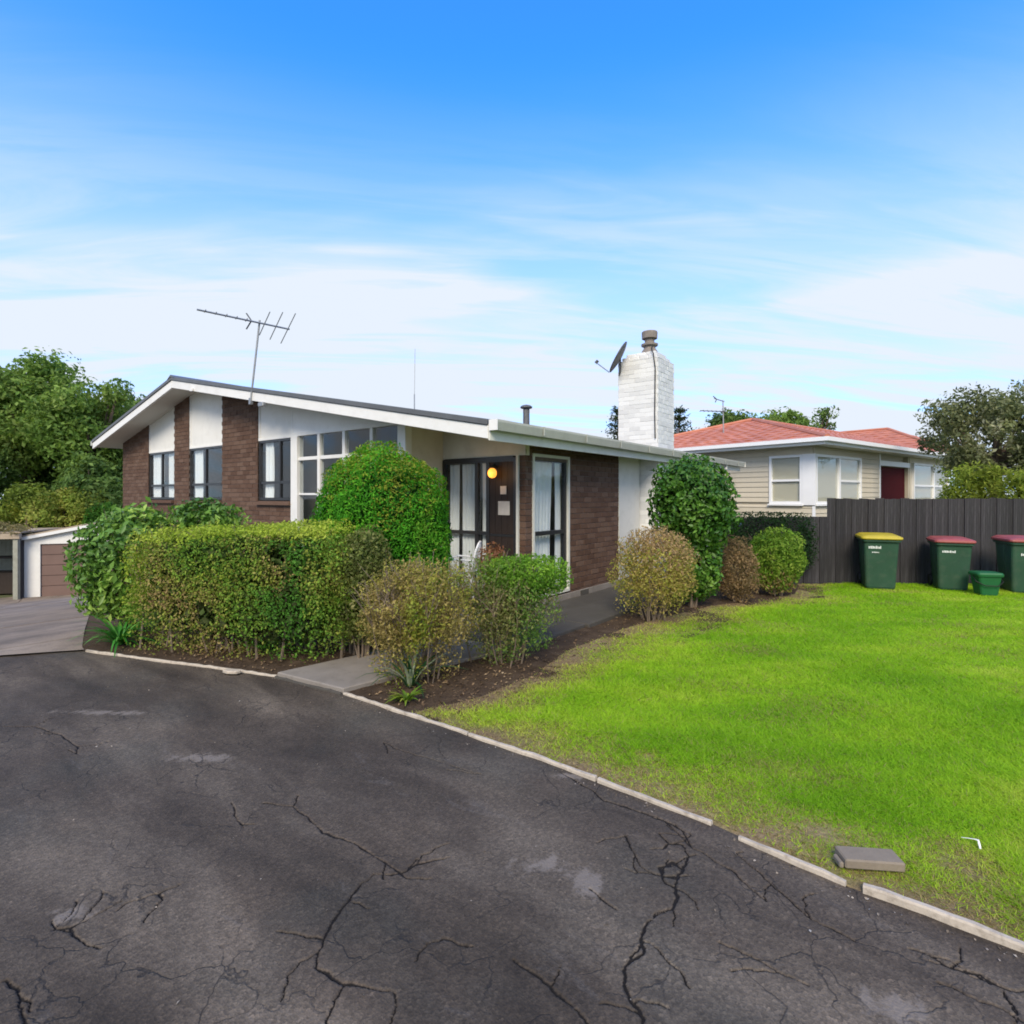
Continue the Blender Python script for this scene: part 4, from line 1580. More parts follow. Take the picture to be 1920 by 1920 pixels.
# dish axis points left and a little up, so the rim is seen nearly edge-on
ax_d = Vector((-.78, -.36, .50)).normalized()
q = ax_d.to_track_quat('Z', 'Y')
ro = dish().build('reflector', M_dsteel, ds, loc=(.17, -.15, .40), rot=q.to_euler(), smooth=True)
ctr = Vector((.17, -.15, .40))
lo = ctr + q @ Vector((0, -.34, .05))
if lo.z > ctr.z:
    lo = ctr + q @ Vector((0, .34, .05))
MB().tube([lo, Vector((-.38, -.14, .40))], .011, 5).build('feed_arm', M_steel, ds)
MB().tube([Vector((-.38, -.14, .38)), Vector((-.33, -.13, .43))], .032, 8).build('feed_horn', M_dsteel, ds)
MB().tube([ctr, (.10, .0, .22), (.06, .045, .1)], .018, 6).build('bracket', M_dsteel, ds)

pl = empty('porch_lamp', (-.51, .80, 1.98), 0, 'lit amber globe lamp on the porch wall beside the sliding door', 'lamp')
MB().lathe([(.01, -.072), (.04, -.062), (.06, -.034), (.067, 0), (.06, .034), (.04, .06), (.02, .07)], (0, -.11, 0), 16).build('globe', M_lamp, pl, smooth=True)
MB().lathe([(.05, .07), (.055, .085), (.03, .11), (.01, .115)], (0, -.11, 0), 12).build('cap', M_black, pl)
MB().tube([(0, -.11, .1), (0, -.06, .13), (0, .0, .08)], .012, 6).build('arm', M_black, pl)
lt = bpy.data.lights.new('porch_lamp_light', 'POINT')
lt.energy = .7
lt.color = (1, .55, .2)
lt.shadow_soft_size = .08
lo_ = bpy.data.objects.new('bulb', lt)
COL.objects.link(lo_)
lo_.parent = pl
lo_.location = (0, -.22, -.02)

nt1 = MB().box(-.055, .055, 0, .006, -.06, .06).build('notice', M_paper, None, (-.385, .788, 1.735), bevel=.001)
tag(nt1, 'small pale paper notice, upper of two on the dark porch boards', 'notice')
nt2 = MB().box(-.105, .105, 0, .006, -.10, .10).build('notice', M_paper, None, (-.375, .788, 1.475), bevel=.001)
tag(nt2, 'large square pale paper notice, lower of two on the dark porch boards', 'notice')

# ------------------------------------------------------------------ neighbouring weatherboard house
NB = site(8.22, 15.25)
nbh = empty('weatherboard_house', (NB[0], NB[1], 0), R(37.4) + HEAD, 'cream weatherboard house with red hip roof behind the dark fence', 'house')
NZ = 3.02
nw = MB()
nw.box(.03, .13, .03, 8.0, 0, NZ)
nw.box(.03, 4.55, .03, .13, 0, NZ)
nw.box(4.55, 7.3, .20, .30, 0, NZ)
nw.box(7.2, 7.3, .05, .20, 0, NZ)
nw.box(4.45, 4.55, .13, .20, 0, NZ)
nw.box(7.3, 11.6, .03, .13, 0, NZ)
nw.box(11.5, 11.6, .13, 8, 0, NZ)
nw.box(.13, 11.5, 7.9, 8.0, 0, NZ)
nwall = nw.build('wall', M_wb, nbh)
WB_MESH = {}


def boards(axis_, a0, a1, z0, z1, pitch=.148):
    """lapped boards on the neighbour's left (x = 0) or right (y = 0) face"""
    z = z0
    while z < z1 - .03:
        h = min(pitch + .012, z1 - z)
        key = (axis_, round(a1 - a0, 3), round(h, 3))
        if key not in WB_MESH:
            L = a1 - a0
            mb = MB()
            if axis_ == 'l':
                mb.prism_y([(-.024, 0), (.028, 0), (.028, h), (-.002, h)], 0, L)
            else:
                mb.prism_x([(-.024, 0), (.028, 0), (.028, h), (-.002, h)], 0, L)
            WB_MESH[key] = mb.mesh('weatherboard', M_wb)
        loc = (0, a0, z) if axis_ == 'l' else (a0, 0, z)
        link('weatherboard', WB_MESH[key], None, nwall, loc)
        z += pitch


boards('l', .03, 8.0, .14, 1.38)
boards('l', 1.26, 8.0, 1.472, 2.80)
boards('l', .03, 8.0, 2.804, NZ)
boards('r', .03, 4.55, .14, 1.38)
boards('r', 3.08, 4.55, 1.472, 2.80)
boards('r', .03, 4.55, 2.804, NZ)
boards('r', 7.3, 11.6, .14, 1.38)
MB().box(-.03, .03, -.03, .03, .1, 1.38).build('corner_board', M_nwhite, nwall)


def joinery(a, segs, z0, z1, axis_, rails, post=.07, glass_back=.05):
    """white timber window: frame plus a pane per light; segs are (start, end) of lights"""
    mb = MB()
    lo, hi = segs[0][0] - post, segs[-1][1] + post

    def bx(p0, p1, d0, d1, c0, c1, b=mb):
        if axis_ == 'l':
            b.box(d0, d1, p0, p1, c0, c1)
        else:
            b.box(p0, p1, d0, d1, c0, c1)
    bx(lo, hi, -.05, .06, z0 - .07, z0)
    bx(lo, hi, -.05, .06, z1, z1 + .07)
    edges = [lo] + [(segs[i][1], segs[i + 1][0]) for i in range(len(segs) - 1)] + [hi]
    bx(lo, segs[0][0], -.05, .06, z0, z1)
    bx(segs[-1][1], hi, -.05, .06, z0, z1)
    for i in range(len(segs) - 1):
        bx(segs[i][1], segs[i + 1][0], -.048, .06, z0, z1)
    for (p0, p1), rl in zip(segs, rails):
        for r in rl:
            bx(p0, p1, -.035, .04, r - .03, r + .03)
    w = mb.build('window', M_nwhite, nbh)
    sm = MB()
    bx(lo - .03, hi + .03, -.09, .0, z0 - .12, z0 - .071, sm)
    sm.build('sill', M_nwhite, w)
    for (p0, p1), rl in zip(segs, rails):
        zs = [z0] + list(rl) + [z1]
        for c, d in zip(zs, zs[1:]):
            gm_ = MB()
            bx(p0 + .001, p1 - .001, 0, .005, c + .031 * (c != z0), d - .031 * (d != z1), gm_)
            gm_.build('pane', M_glass, w)
        cm = MB()
        bx(p0 - .02, p1 + .02, .068, .078, z0, z1, cm)
        # pleated net curtain just inside
        n = int((p1 - p0) / .045)
        V, F = [], []
        for i in range(n + 1):
            u = p0 + (p1 - p0) * i / n
            d = .063 + .010 * math.sin(i * 1.9) - .012 * (i % 2)
            for z in (z0, z1):
                V.append((d, u, z) if axis_ == 'l' else (u, d, z))
        for i in range(n):
            F.append((2 * i, 2 * i + 2, 2 * i + 3, 2 * i + 1))
        me = bpy.data.meshes.new('curtain')
        me.from_pydata(V, [], F)
        link('curtain', me, M_curtain, w)
    return w


# corner window, both faces, with the white corner board between
joinery(0, [(.36, 1.16)], 1.50, 2.73, 'l', [[2.09]])
MB().box(-.058, .0, -.058, .285, 1.40, 2.805).build('corner_board', M_nwhite, nbh)
joinery(0, [(.12, 1.47), (1.57, 2.95)], 1.50, 2.73, 'r', [[], [2.09]])
joinery(0, [(7.55, 9.55), (9.65, 11.25)], 1.50, 2.75, 'r', [[2.02], [2.02]])
MB().box(4.60, 7.18, .15, .195, .2, 2.62).build('front_door', M_red, nbh)
MB().box(4.55, 7.2, .0, .10, 2.64, 2.80).build('lintel', M_nwhite, nbh)
MB().box(4.45, 4.54, -.03, .03, .1, NZ).build('corner_board', M_nwhite, nbh)
# roof
nroof = MB().box(-.5, 12.4, -.5, 8.4, NZ, NZ + .03).build('roof', M_soffit, nbh)
MB().box(11.9, 20.3, -.5, 8.4, NZ + .035, NZ + .06).build('wing_soffit', M_soffit, nroof)
fb = MB()
fb.box(-.53, -.50, -.53, 8.4, NZ - .02, NZ + .15)
fb.box(-.50, 20.3, -.53, -.50, NZ - .02, NZ + .15)
fb.build('fascia', M_nwhite, nroof)
gb = MB()
gb.box(-.65, -.535, -.65, 8.4, NZ + .06, NZ + .165)
gb.box(-.535, 20.3, -.65, -.535, NZ + .06, NZ + .165)
gb.build('gutter', M_nwhite, nroof)


def tiled_face(p0, p1, p2, p3, rows, name='tile_courses'):
    """quad from eave (p0-p1) to ridge (p3-p2) covered with lapped, stepped courses of pressed tiles"""
    p0, p1, p2, p3 = map(Vector, (p0, p1, p2, p3))
    nrm = (p1 - p0).cross(p3 - p0).normalized()
    if nrm.z < 0:
        nrm = -nrm
    mb = MB()
    for i in range(rows):
        u0, u1 = i / rows, (i + 1.12) / rows
        u1 = min(u1, 1)
        a, b = p0.lerp(p3, u0), p1.lerp(p2, u0)
        c, d = p1.lerp(p2, u1), p0.lerp(p3, u1)
        L = (b - a).length
        n = max(1, int(L / .42))
        for k in range(n):
            s0, s1 = k / n, (k + 1) / n
            q = [a.lerp(b, s0), a.lerp(b, s1), d.lerp(c, s1), d.lerp(c, s0)]
            m0, m1 = (q[0] + q[1]) / 2, (q[2] + q[3]) / 2
            t = nrm * .032
            e = nrm * .016
            mb.add([q[0] + t * .5, m0 + t + e, q[1] + t * .5, q[2], m1 + e, q[3], q[0] - t * .4, q[1] - t * .4], [(0, 1, 4, 5), (1, 2, 3, 4), (6, 7, 2, 1, 0)])
    return tag(mb.build(name, M_redroof, nroof), kind='stuff')


ez = NZ + .14
tiled_face((-.6, 8.5, ez), (-.6, -.6, ez), (4, 4, 4.47), (4, 4, 4.47), 13)
tiled_face((-.6, -.6, ez), (12.4, -.6, ez), (12.4, 4, 4.47), (4, 4, 4.47), 13)
tiled_face((12.4, 8.5, ez), (-.6, 8.5, ez), (4, 4, 4.47), (12.4, 4, 4.47), 13)
tiled_face((11.8, -.6, ez), (20.4, -.6, ez), (16.1, 3.7, 4.98), (16.1, 3.7, 4.98), 13)
tiled_face((11.8, 8.5, ez), (11.8, -.6, ez), (16.1, 3.7, 4.98), (16.1, 8.5, 4.98), 13)
tiled_face((20.4, -.6, ez), (20.4, 8.5, ez), (16.1, 8.5, 4.98), (16.1, 3.7, 4.98), 13)
hip = MB()
for a, b in (((-.6, -.6, ez), (4, 4, 4.47)), ((4, 4, 4.47), (12.6, 4, 4.47)), ((-.6, 8.5, ez), (4, 4, 4.47)), ((11.8, -.6, ez), (16.1, 3.7, 4.98)), ((16.1, 3.7, 4.98), (16.1, 8.5, 4.98))):
    hip.tube([Vector(a) + Vector((0, 0, .03)), Vector(b) + Vector((0, 0, .03))], .07, 6)
hip.build('ridge_capping', M_redroof, nroof)
MB().lathe([(.05, -.2), (.05, .22), (.07, .23), (.07, .27), (.02, .30)], (2.2, 6.0, 3.95), 10).build('vent_pipe', M_dsteel, nroof)
MB().box(1.25, 1.5, 6.1, 6.4, 3.55, 3.78).build('roof_vent', M_redroof, nroof)

na = empty('television_antenna', (*site(7.30, 19.3), 0), HEAD, 'thin television antenna with two short booms on the red roof', 'antenna')
MB().tube([(0, 0, 3.3), (-.03, 0, 4.95)], .02, 6).build('mast', M_steel, na)
MB().tube([(-.75, .2, 4.62), (.05, -.05, 4.55)], .016, 5).build('boom', M_dsteel, na)
MB().tube([(-.30, .1, 5.03), (.02, 0, 4.90)], .016, 5).build('boom', M_dsteel, na)
for k in range(6):
    c = Vector((-.70 + k * .13, .19 - k * .04, 4.615 - k * .012))
    MB().tube([c + Vector((.02, -.16, 0)), c + Vector((-.02, .16, 0))], .008, 4).build('element', M_dsteel, na)
for s in (-1, 1):
    MB().tube([(-.22, .08, 5.0), (-.30, .08 + s * .1, 5.0 + .12 * s)], .018, 4).build('reflector', M_dsteel, na)

# ------------------------------------------------------------------ fence
fen = empty('paling_fence', (FENCE_A.x, FENCE_A.y, 0), HEAD, 'dark weathered timber paling fence behind the wheelie bins', 'fence')
PAL = []
for k in range(4):
    hh = 1.0
    mb = MB()
    cut = [(-.079, 0), (.079, 0), (.079, hh - random.uniform(0, .008)), (-.079, hh - random.uniform(0, .008))]
    mb.prism_y(cut, -.009, .009)
    PAL.append(mb.mesh('paling', M_paling))
x = 0.0
while x < 9.2:
    low = x < 1.92
    top = 1.26 if low else 1.605
    o = link('paling', PAL[random.randrange(4)], None, fen, (x, random.uniform(-.004, .004) + (.019 if int(round(x / .1495)) % 2 else 0), .02))
    o.scale = (random.uniform(.97, 1.03), 1, top - .02 + random.uniform(-.010, .010))
    o.rotation_euler = (0, R(random.uniform(-.12, .12)), 0)
    x += .1495
for z in (.30, .95):
    MB().box(-.05, 9.2, .025, .07, z, z + .09).build('rail', M_paling, fen)
MB().box(1.93, 9.2, .025, .07, 1.42, 1.51).build('rail', M_paling, fen)
for k, xx in enumerate((0.0, 2.02, 3.9, 6.0, 8.1)):
    MB().box(xx - .05, xx + .05, .072, .17, -.1, 1.2 if k == 0 else 1.56).build('post', M_paling, fen)

# ------------------------------------------------------------------ wheelie bins


def rounded_rect(w, d, r, n=3):
    pts = []
    for cx, cy, a0 in ((w / 2 - r, d / 2 - r, 0), (-w / 2 + r, d / 2 - r, 90), (-w / 2 + r, -d / 2 + r, 180), (w / 2 - r, -d / 2 + r, 270)):
        for k in range(n + 1):
            a = R(a0 + 90 * k / n)
            pts.append((cx + r * math.cos(a), cy + r * math.sin(a)))
    return pts


def loft(rings, cap0=True, cap1=True):
    """stack of (points, z or per-point z, y shift)"""
    mb = MB()
    n = len(rings[0][0])
    for pts, z, dy in rings:
        for i, (x, y) in enumerate(pts):
            mb.v.append((x, y + dy, z(x, y) if callable(z) else z))
    for i in range(len(rings) - 1):
        for j in range(n):
            a, b = i * n + j, i * n + (j + 1) % n
            mb.f.append((a, b, b + n, a + n))
    if cap0:
        mb.f.append(tuple(range(n - 1, -1, -1)))
    if cap1:
        k = (len(rings) - 1) * n
        mb.f.append(tuple(k + j for j in range(n)))
    return mb


def scribble(parent, rows, y, slope):
    """pale printed wordmark: letter-sized strokes in a row, as small as they read in the photograph"""
    for (x0, z, n, h) in rows:
        mb = MB()
        r = random.Random(n)
        xx = x0
        for i in range(n):
            w = r.uniform(.012, .020)
            hh = h * r.uniform(.6, 1.0)
            zz = z + (h - hh) * .3 * r.random()
            yy = y + slope * (zz - .5)
            mb.add([(xx, yy, zz), (xx + w, yy, zz), (xx + w, yy + slope * hh, zz + hh), (xx, yy + slope * hh, zz + hh)], [(0, 1, 2, 3)])
            xx += w + r.uniform(.004, .008)
        mb.build('print', M_print, parent)


def wheelie_bin(pos, rz, s, lid_m, label, lidopen=0.0, marks=()):
    t = empty('wheelie_bin', (pos[0], pos[1], .035), rz, label, 'wheelie bin', 'wheelie bins along the fence')
    H_ = .86 * s
    b = loft([(rounded_rect(.42 * s, .46 * s, .05), .0, 0), (rounded_rect(.44 * s, .48 * s, .05), .03, 0),
              (rounded_rect(.52 * s, .62 * s, .05), H_ - .06, -.02), (rounded_rect(.53 * s, .63 * s, .05), H_ - .055, -.02)])
    body = b.build('body', M_bin, t)
    r = loft([(rounded_rect(.56 * s, .68 * s, .06), H_ - .055, -.02), (rounded_rect(.57 * s, .70 * s, .06), H_ - .05, -.02), (rounded_rect(.57 * s, .70 * s, .06), H_ - .002, -.02)])
    r.build('rim', M_bin, t)
    dome = lambda k: (lambda x, y: H_ + k + .035 * (1 - (x / (.30 * s)) ** 2) * .5 + .02 * (y + .3))
    l = loft([(rounded_rect(.60 * s, .74 * s, .07), H_ - .012, -.025), (rounded_rect(.615 * s, .76 * s, .07), H_ + .004, -.025), (rounded_rect(.605 * s, .75 * s, .07), H_ + .03, -.025),
              (rounded_rect(.52 * s, .66 * s, .07), dome(.045), -.02), (rounded_rect(.25 * s, .36 * s, .07), dome(.052), -.02)])
    lid = l.build('lid', lid_m, t, smooth=False)
    MB().tube([(-.24 * s, .36 * s, H_ - .02), (-.24 * s, .40 * s, H_ - .01), (.24 * s, .40 * s, H_ - .01), (.24 * s, .36 * s, H_ - .02)], .014, 6).build('handle', M_bin, t)
    for sx in (-1, 1):
        wm = MB()
        wm.lathe([(.02, -.022), (.09, -.022), (.10, -.012), (.10, .012), (.09, .022), (.02, .022)], (0, 0, 0), 16)
        wm.build('wheel', M_black, t, (sx * .245 * s, .26 * s, .098), (0, R(90), 0))
    MB().tube([(-.24 * s, .26 * s, .098), (.24 * s, .26 * s, .098)], .012, 6).build('axle', M_steel, t)
    # two moulded ribs down each side and a foot plate
    for sx in (-1, 1):
        MB().add([(sx * .222 * s, -.05, .06), (sx * .222 * s, .05, .06), (sx * .264 * s, .05, H_ - .08), (sx * .264 * s, -.05, H_ - .08),
                  (sx * .205 * s, -.06, .06), (sx * .205 * s, .06, .06), (sx * .245 * s, .06, H_ - .08), (sx * .245 * s, -.06, H_ - .08)],
                 [(0, 1, 2, 3), (0, 4, 5, 1), (1, 5, 6, 2), (2, 6, 7, 3), (3, 7, 4, 0)]).build('rib', M_bin, t)
    sl = -(.07 * s + .02) / (H_ - .09)
    scribble(body, marks, -.245 * s + sl * .5 - .004 + .0, sl)
    return t


BINS = []
BINS.append(wheelie_bin(site(6.52, 9.98), HEAD + R(-24), 1.02, M_ylid, 'green wheelie bin with a yellow lid against the dark fence', marks=((-.19, .70, 9, .055), (-.14, .63, 5, .018))))
BINS.append(wheelie_bin(site(7.70, 9.85), HEAD + R(-26), .96, M_rlid, 'green wheelie bin with a red lid, just left of the small green caddy', marks=((-.17, .64, 9, .045),)))
BINS.append(wheelie_bin(site(8.68, 9.55), HEAD + R(-20), 1.0, M_rlid, 'red-lidded green wheelie bin cut by the right edge of the photo', marks=((-.13, .62, 8, .045),)))

cb = empty('recycling_caddy', (*site(7.80, 9.22), .035), HEAD + R(-14), 'small green lidded caddy standing between the two red-lidded bins', 'caddy')
loft([(rounded_rect(.25, .24, .04), 0, 0), (rounded_rect(.33, .30, .04), .31, 0)]).build('body', M_bin2, cb)
loft([(rounded_rect(.37, .34, .05), .305, 0), (rounded_rect(.38, .35, .05), .34, 0), (rounded_rect(.35, .32, .05), .365, 0), (rounded_rect(.16, .12, .05), .378, 0)]).build('lid', M_bin2, cb)
MB().tube([(-.18, 0, .30), (-.19, -.11, .22), (-.09, -.18, .16), (.09, -.18, .16), (.19, -.11, .22), (.18, 0, .30)], .008, 5).build('handle', M_black, cb)
scribble(cb, ((-.09, .10, 5, .06),), -.165, -.10)

# ------------------------------------------------------------------ garage and open shed down the drive
GA = site(-19.25, 22.0)
gz_ = float(tz(GA[0]))
gar = empty('garage', (GA[0], GA[1], gz_), R(21) + HEAD, 'small white garage with a brown sectional door at the foot of the drive', 'garage')
gw_ = MB()
gw_.box(0, .58, 0, .12, -.1, 2.36)
gw_.box(4.02, 4.6, 0, .12, -.1, 2.36)
gw_.prism_y([(0, 2.36), (4.6, 2.36), (2.3, 2.83)], 0, .12)
gw_.box(.58, 4.02, 0, .12, 2.10, 2.36)
gw_.box(0, .1, .12, 6, -.1, 2.36)
gw_.box(4.5, 4.6, .12, 6, -.1, 2.36)
gw_.box(.1, 4.5, 5.9, 6, -.1, 2.5)
gw_.build('wall', M_panel, gar)
gd = MB().box(.60, 4.0, .09, .10, 0, 2.09).build('garage_door', M_gdoor, gar)
for k in range(5):
    MB().box(.60, 4.0, .055, .088, .01 + k * .415, .01 + k * .415 + .400).build('door_panel', M_gdoor, gd, bevel=.010)
gr_ = MB()
for (a, za, b, zb) in ((-.18, 2.34, 2.3, 2.86), (4.78, 2.34, 2.3, 2.86)):
    gr_.prism_y([(a, za), (b, zb), (b, zb + .07), (a, za + .07)], -.14, 6.2)
groof = gr_.build('roof', M_rust, gar)
for (a, za, b, zb) in ((-.18, 2.23, 2.3, 2.75), (2.3, 2.75, 4.78, 2.23)):
    MB().prism_y([(a, za), (b, zb), (b, zb + .12), (a, za + .12)], -.17, -.145).build('barge_board', M_white, groof)

SH = site(-22.4, 20.9)
sz_ = float(tz(SH[0]))
shd = empty('open_shed', (SH[0], SH[1], sz_), R(12) + HEAD, 'dark open-fronted timber shed beside the garage, at the left edge', 'shed')
for xx in (0.0, 3.25):
    MB().box(xx, xx + .16, -.02, .14, -.1, 2.35).build('post', M_post, shd)
MB().box(-.1, 3.5, -.08, .06, 2.36, 2.56).build('fascia', M_rust, shd)
MB().box(-.1, 3.5, .0, 3.0, 2.575, 2.63).build('roof', M_rust, shd)
for k in range(22):
    MB().box(k * .155, k * .155 + .148, 2.8, 2.83, -.1, 2.5).build('board', M_post, shd)
MB().box(3.30, 3.38, .15, 2.8, -.1, 2.5).build('side_wall', M_paling, shd)
MB().box(.2, 3.2, 1.6, 2.2, 1.45, 1.52).build('shelf', M_timber_dark, shd)
MB().box(.2, 3.2, 1.7, 2.7, 0, .85).build('workbench', M_timber_dark, shd)

# ------------------------------------------------------------------ garden plants
G1, G2, G3, G4 = (.030, .085, .012), (.060, .140, .018), (.110, .210, .028), (.200, .285, .050)
BR1, BR2, BR3 = (.150, .105, .055), (.240, .170, .090), (.310, .235, .120)


def plant(name, label, cat, pos, parts, group=None, z=None, rz=0):
    """parts: list of (child name, points, normals, size, colours, kwargs)"""
    zz = float(tz(pos[0])) + .02 if z is None else z
    t = empty(name, (pos[0], pos[1], zz), rz, label, cat, group)
    for nm, P, Nn, sz, cols, kw in parts:
        mt = kw.pop('mat', M_leaf)
        o = link(nm, leaf_mesh(nm, P, Nn, sz, cols, **kw), mt, t)
        tag(o, kind='stuff')
    return t


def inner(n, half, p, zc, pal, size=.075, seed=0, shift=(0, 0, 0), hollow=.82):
    """larger leaves filling a clipped body, coloured darker to stand for inner shade"""
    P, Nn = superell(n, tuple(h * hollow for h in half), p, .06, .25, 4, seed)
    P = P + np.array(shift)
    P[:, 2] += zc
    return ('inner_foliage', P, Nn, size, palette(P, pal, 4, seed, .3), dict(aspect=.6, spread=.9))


DARKIN = [(.035, .070, .018), (.060, .105, .024), (.090, .090, .038)]  # inner leaf tones, darkened so gaps in the outer leaves read as shade


# long clipped hedge: yellow-green fresh top, mixed brown and green face
n = 64000
P, Nn = superell(n, (1.30, .43, .66), 7, .085, .66, 6.5, 1)
# sink the loose right-hand end and lift the top to the right
P[:, 2] += .655 + .07 * (P[:, 0] / 1.3)
thin = (P[:, 2] < .28) & (rng.uniform(0, 1, n) < .62)
low = (P[:, 2] < .5) & (rng.uniform(0, 1, n) < .25)
k = ~(thin | low) & ~((nz(P, 8, 13) > .56) & (P[:, 2] < 1.15))
P, Nn = P[k], Nn[k]
c = palette(P, [(.24, .16, .07), (.34, .26, .11), (.290, .320, .060), (.200, .330, .045), (.100, .230, .028), (.14, .29, .035)], 2.6, 3, .4)
tp = (P[:, 2] > 1.20 + .07 * P[:, 0] / 1.3 + .06 * nz(P, 7, 4)) | ((P[:, 0] < -1.13) & (P[:, 2] > .5) & (rng.uniform(0, 1, len(P)) < .6))
c[tp] = palette(P[tp], [(.24, .36, .035), (.38, .48, .055), (.54, .58, .11)], 4, 8, .2)
gp = (P[:, 0] > .1) & (P[:, 0] < .95) & (nz(P, 3.2, 12) > -.2) & (P[:, 2] < 1.2)
c[gp] = palette(P[gp], [(.040, .140, .018), (.085, .225, .028), (.17, .33, .045)], 4, 9, .35)
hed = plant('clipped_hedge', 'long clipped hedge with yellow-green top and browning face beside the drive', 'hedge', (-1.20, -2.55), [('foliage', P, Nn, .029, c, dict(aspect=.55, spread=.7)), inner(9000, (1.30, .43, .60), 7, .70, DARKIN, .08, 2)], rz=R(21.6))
mb = MB()
r_ = random.Random(5)
for i in range(46):
    bx_, by_ = r_.uniform(-1.2, 1.2), r_.uniform(-.25, .25)
    mb.tube([(bx_, by_, -.03), (bx_ + r_.uniform(-.08, .08), by_ + r_.uniform(-.1, .1), .35), (bx_ + r_.uniform(-.2, .2), by_ + r_.uniform(-.15, .15), 1.05)], [.014, .010, .004], 5)
mb.build('stem', M_twig, hed)
P, Nn, a0_, a1_ = shoots(150, (1.28, .42, .62), .68, .11, 7, p=7, zmin=.2)
c = palette(P, [(.20, .30, .035), (.32, .40, .05), (.45, .48, .09)], 4, 8, .25)
tag(link('shoot_leaves', leaf_mesh('shoot_leaves', P, Nn, .036, c, aspect=.45), M_leaf, hed), kind='stuff')
shoot_lines(hed, a0_, a1_, .003)

# loose variegated shrub poking out at the hedge's right end
P, Nn = superell(5200, (.34, .30, .36), 2.2, .22, .35, 5, 15)
P[:, 2] += .97
P2, N2 = superell(2600, (.30, .26, .30), 2.2, .3, .2, 5, 16)
P2[:, 2] += .42
P, Nn = np.vstack([P, P2]), np.vstack([Nn, N2])
c = palette(P, [BR1, (.10, .13, .035), (.16, .20, .05), (.30, .29, .12), (.36, .33, .16)], 5, 17, .3)
t = plant('mottled_shrub', 'loose mottled yellow-brown shrub at the right end of the long hedge', 'shrub', (.02, -2.02), [('foliage', P, Nn, .038, c, dict(aspect=.5, spread=.9))])
stems(t, 9, 1.1, .22, .011, 18)

# tall clipped conifer dome
n = 60000
P, Nn = superell(n, (.75, .75, 1.02), 2.35, .085, .78, 7, 21)
P[:, 2] += 1.18
keep = P[:, 2] > .2
P, Nn = P[keep], Nn[keep]
Q_ = P * np.array([1.6, 1.6, .55])
c = palette(Q_, [(.022, .105, .009), (.038, .190, .011), (.072, .300, .016), (.130, .380, .022), (.16, .27, .03)], 5.0, 22, .35)
f = np.clip((P[:, 2] - 1.45) / .6 + .8 * nz(Q_, 4.4, 23), 0, 1)
gold = rng.uniform(0, 1, len(P)) < f * .55
c[gold] = palette(P[gold], [(.16, .26, .02), (.27, .33, .035), (.33, .28, .07)], 4, 24, .25)
bt = rng.uniform(0, 1, len(P)) < np.clip((.75 - P[:, 2]) / .6, 0, 1) * .6
c[bt] = palette(P[bt], [BR1, (.10, .14, .03), (.07, .12, .03)], 4, 25, .25)
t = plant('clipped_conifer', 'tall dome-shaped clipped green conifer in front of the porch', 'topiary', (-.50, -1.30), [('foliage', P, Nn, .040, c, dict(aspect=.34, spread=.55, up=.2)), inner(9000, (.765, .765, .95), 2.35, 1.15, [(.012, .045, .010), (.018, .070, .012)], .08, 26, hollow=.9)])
MB().tube([(0, 0, -.05), (.02, 0, .6), (0, .02, 1.7)], [.07, .055, .02], 7).build('trunk', M_bark, t)

# brown bare-based shrub at the path corner
P, Nn = superell(18000, (.50, .48, .37), 2.6, .24, .30, 6, 31, -.9)
P[:, 2] += .64
P2, N2 = superell(4200, (.46, .44, .34), 2.2, .35, .1, 5, 32)
P2[:, 2] += .30
P, Nn = np.vstack([P, P2]), np.vstack([Nn, N2])
k = nz(P, 9, 37) < .45
P, Nn = P[k], Nn[k]
c = palette(P, [(.12, .19, .025), (.20, .27, .035), (.32, .31, .055), (.28, .21, .08), (.42, .35, .12), (.22, .16, .07)], 4.5, 33, .35)
t = plant('browning_shrub', 'round half-brown clipped shrub by the asphalt, left of the thin leggy shrub', 'shrub', (.86, -2.08), [('foliage', P, Nn, .027, c, dict(aspect=.5, spread=.9))])
stems(t, 34, 1.02, .50, .009, 34, base=.24, forks=4)
P, Nn, a0_, a1_ = shoots(90, (.50, .48, .40), .62, .16, 35)
c = palette(P, [(.20, .27, .035), (.36, .34, .07), (.46, .38, .14)], 5, 36, .3)
tag(link('shoot_leaves', leaf_mesh('shoot_leaves', P, Nn, .030, c, aspect=.45), M_leaf, t), kind='stuff')
shoot_lines(t, a0_, a1_)

# leggy shrub with a bright clipped top
P, Nn = superell(8500, (.42, .32, .19), 4.0, .16, .40, 6, 41)
P[:, 0] += .22
P[:, 1] += .18
P[:, 2] += .84
c = palette(P, [(.065, .17, .018), (.12, .27, .026), (.21, .37, .036), (.32, .45, .06)], 4, 42, .25)
P2, N2 = superell(13500, (.52, .46, .50), 2.4, .32, .1, 6, 43)
P2[:, 0] += .06
P2[:, 1] += .06
P2[:, 2] += .52
c2 = palette(P2, [(.08, .17, .03), (.14, .25, .045), (.24, .21, .09), (.20, .30, .06)], 5, 44, .35)
t = plant('leggy_shrub', 'thin leggy shrub with bare stems and a bright green clipped top', 'shrub', (1.12, -1.22), [('clipped_top', P, Nn, .030, c, dict(aspect=.5)), ('foliage', P2, N2, .030, c2, dict(aspect=.45, spread=.9))])
stems(t, 20, 1.0, .46, .009, 45, base=.30, forks=4)
P, Nn, a0_, a1_ = shoots(70, (.50, .44, .42), .60, .16, 46)
c = palette(P, [(.10, .20, .03), (.20, .30, .05), (.30, .27, .12)], 5, 47, .3)
tag(link('shoot_leaves', leaf_mesh('shoot_leaves', P, Nn, .030, c, aspect=.45), M_leaf, t), kind='stuff')
shoot_lines(t, a0_, a1_)

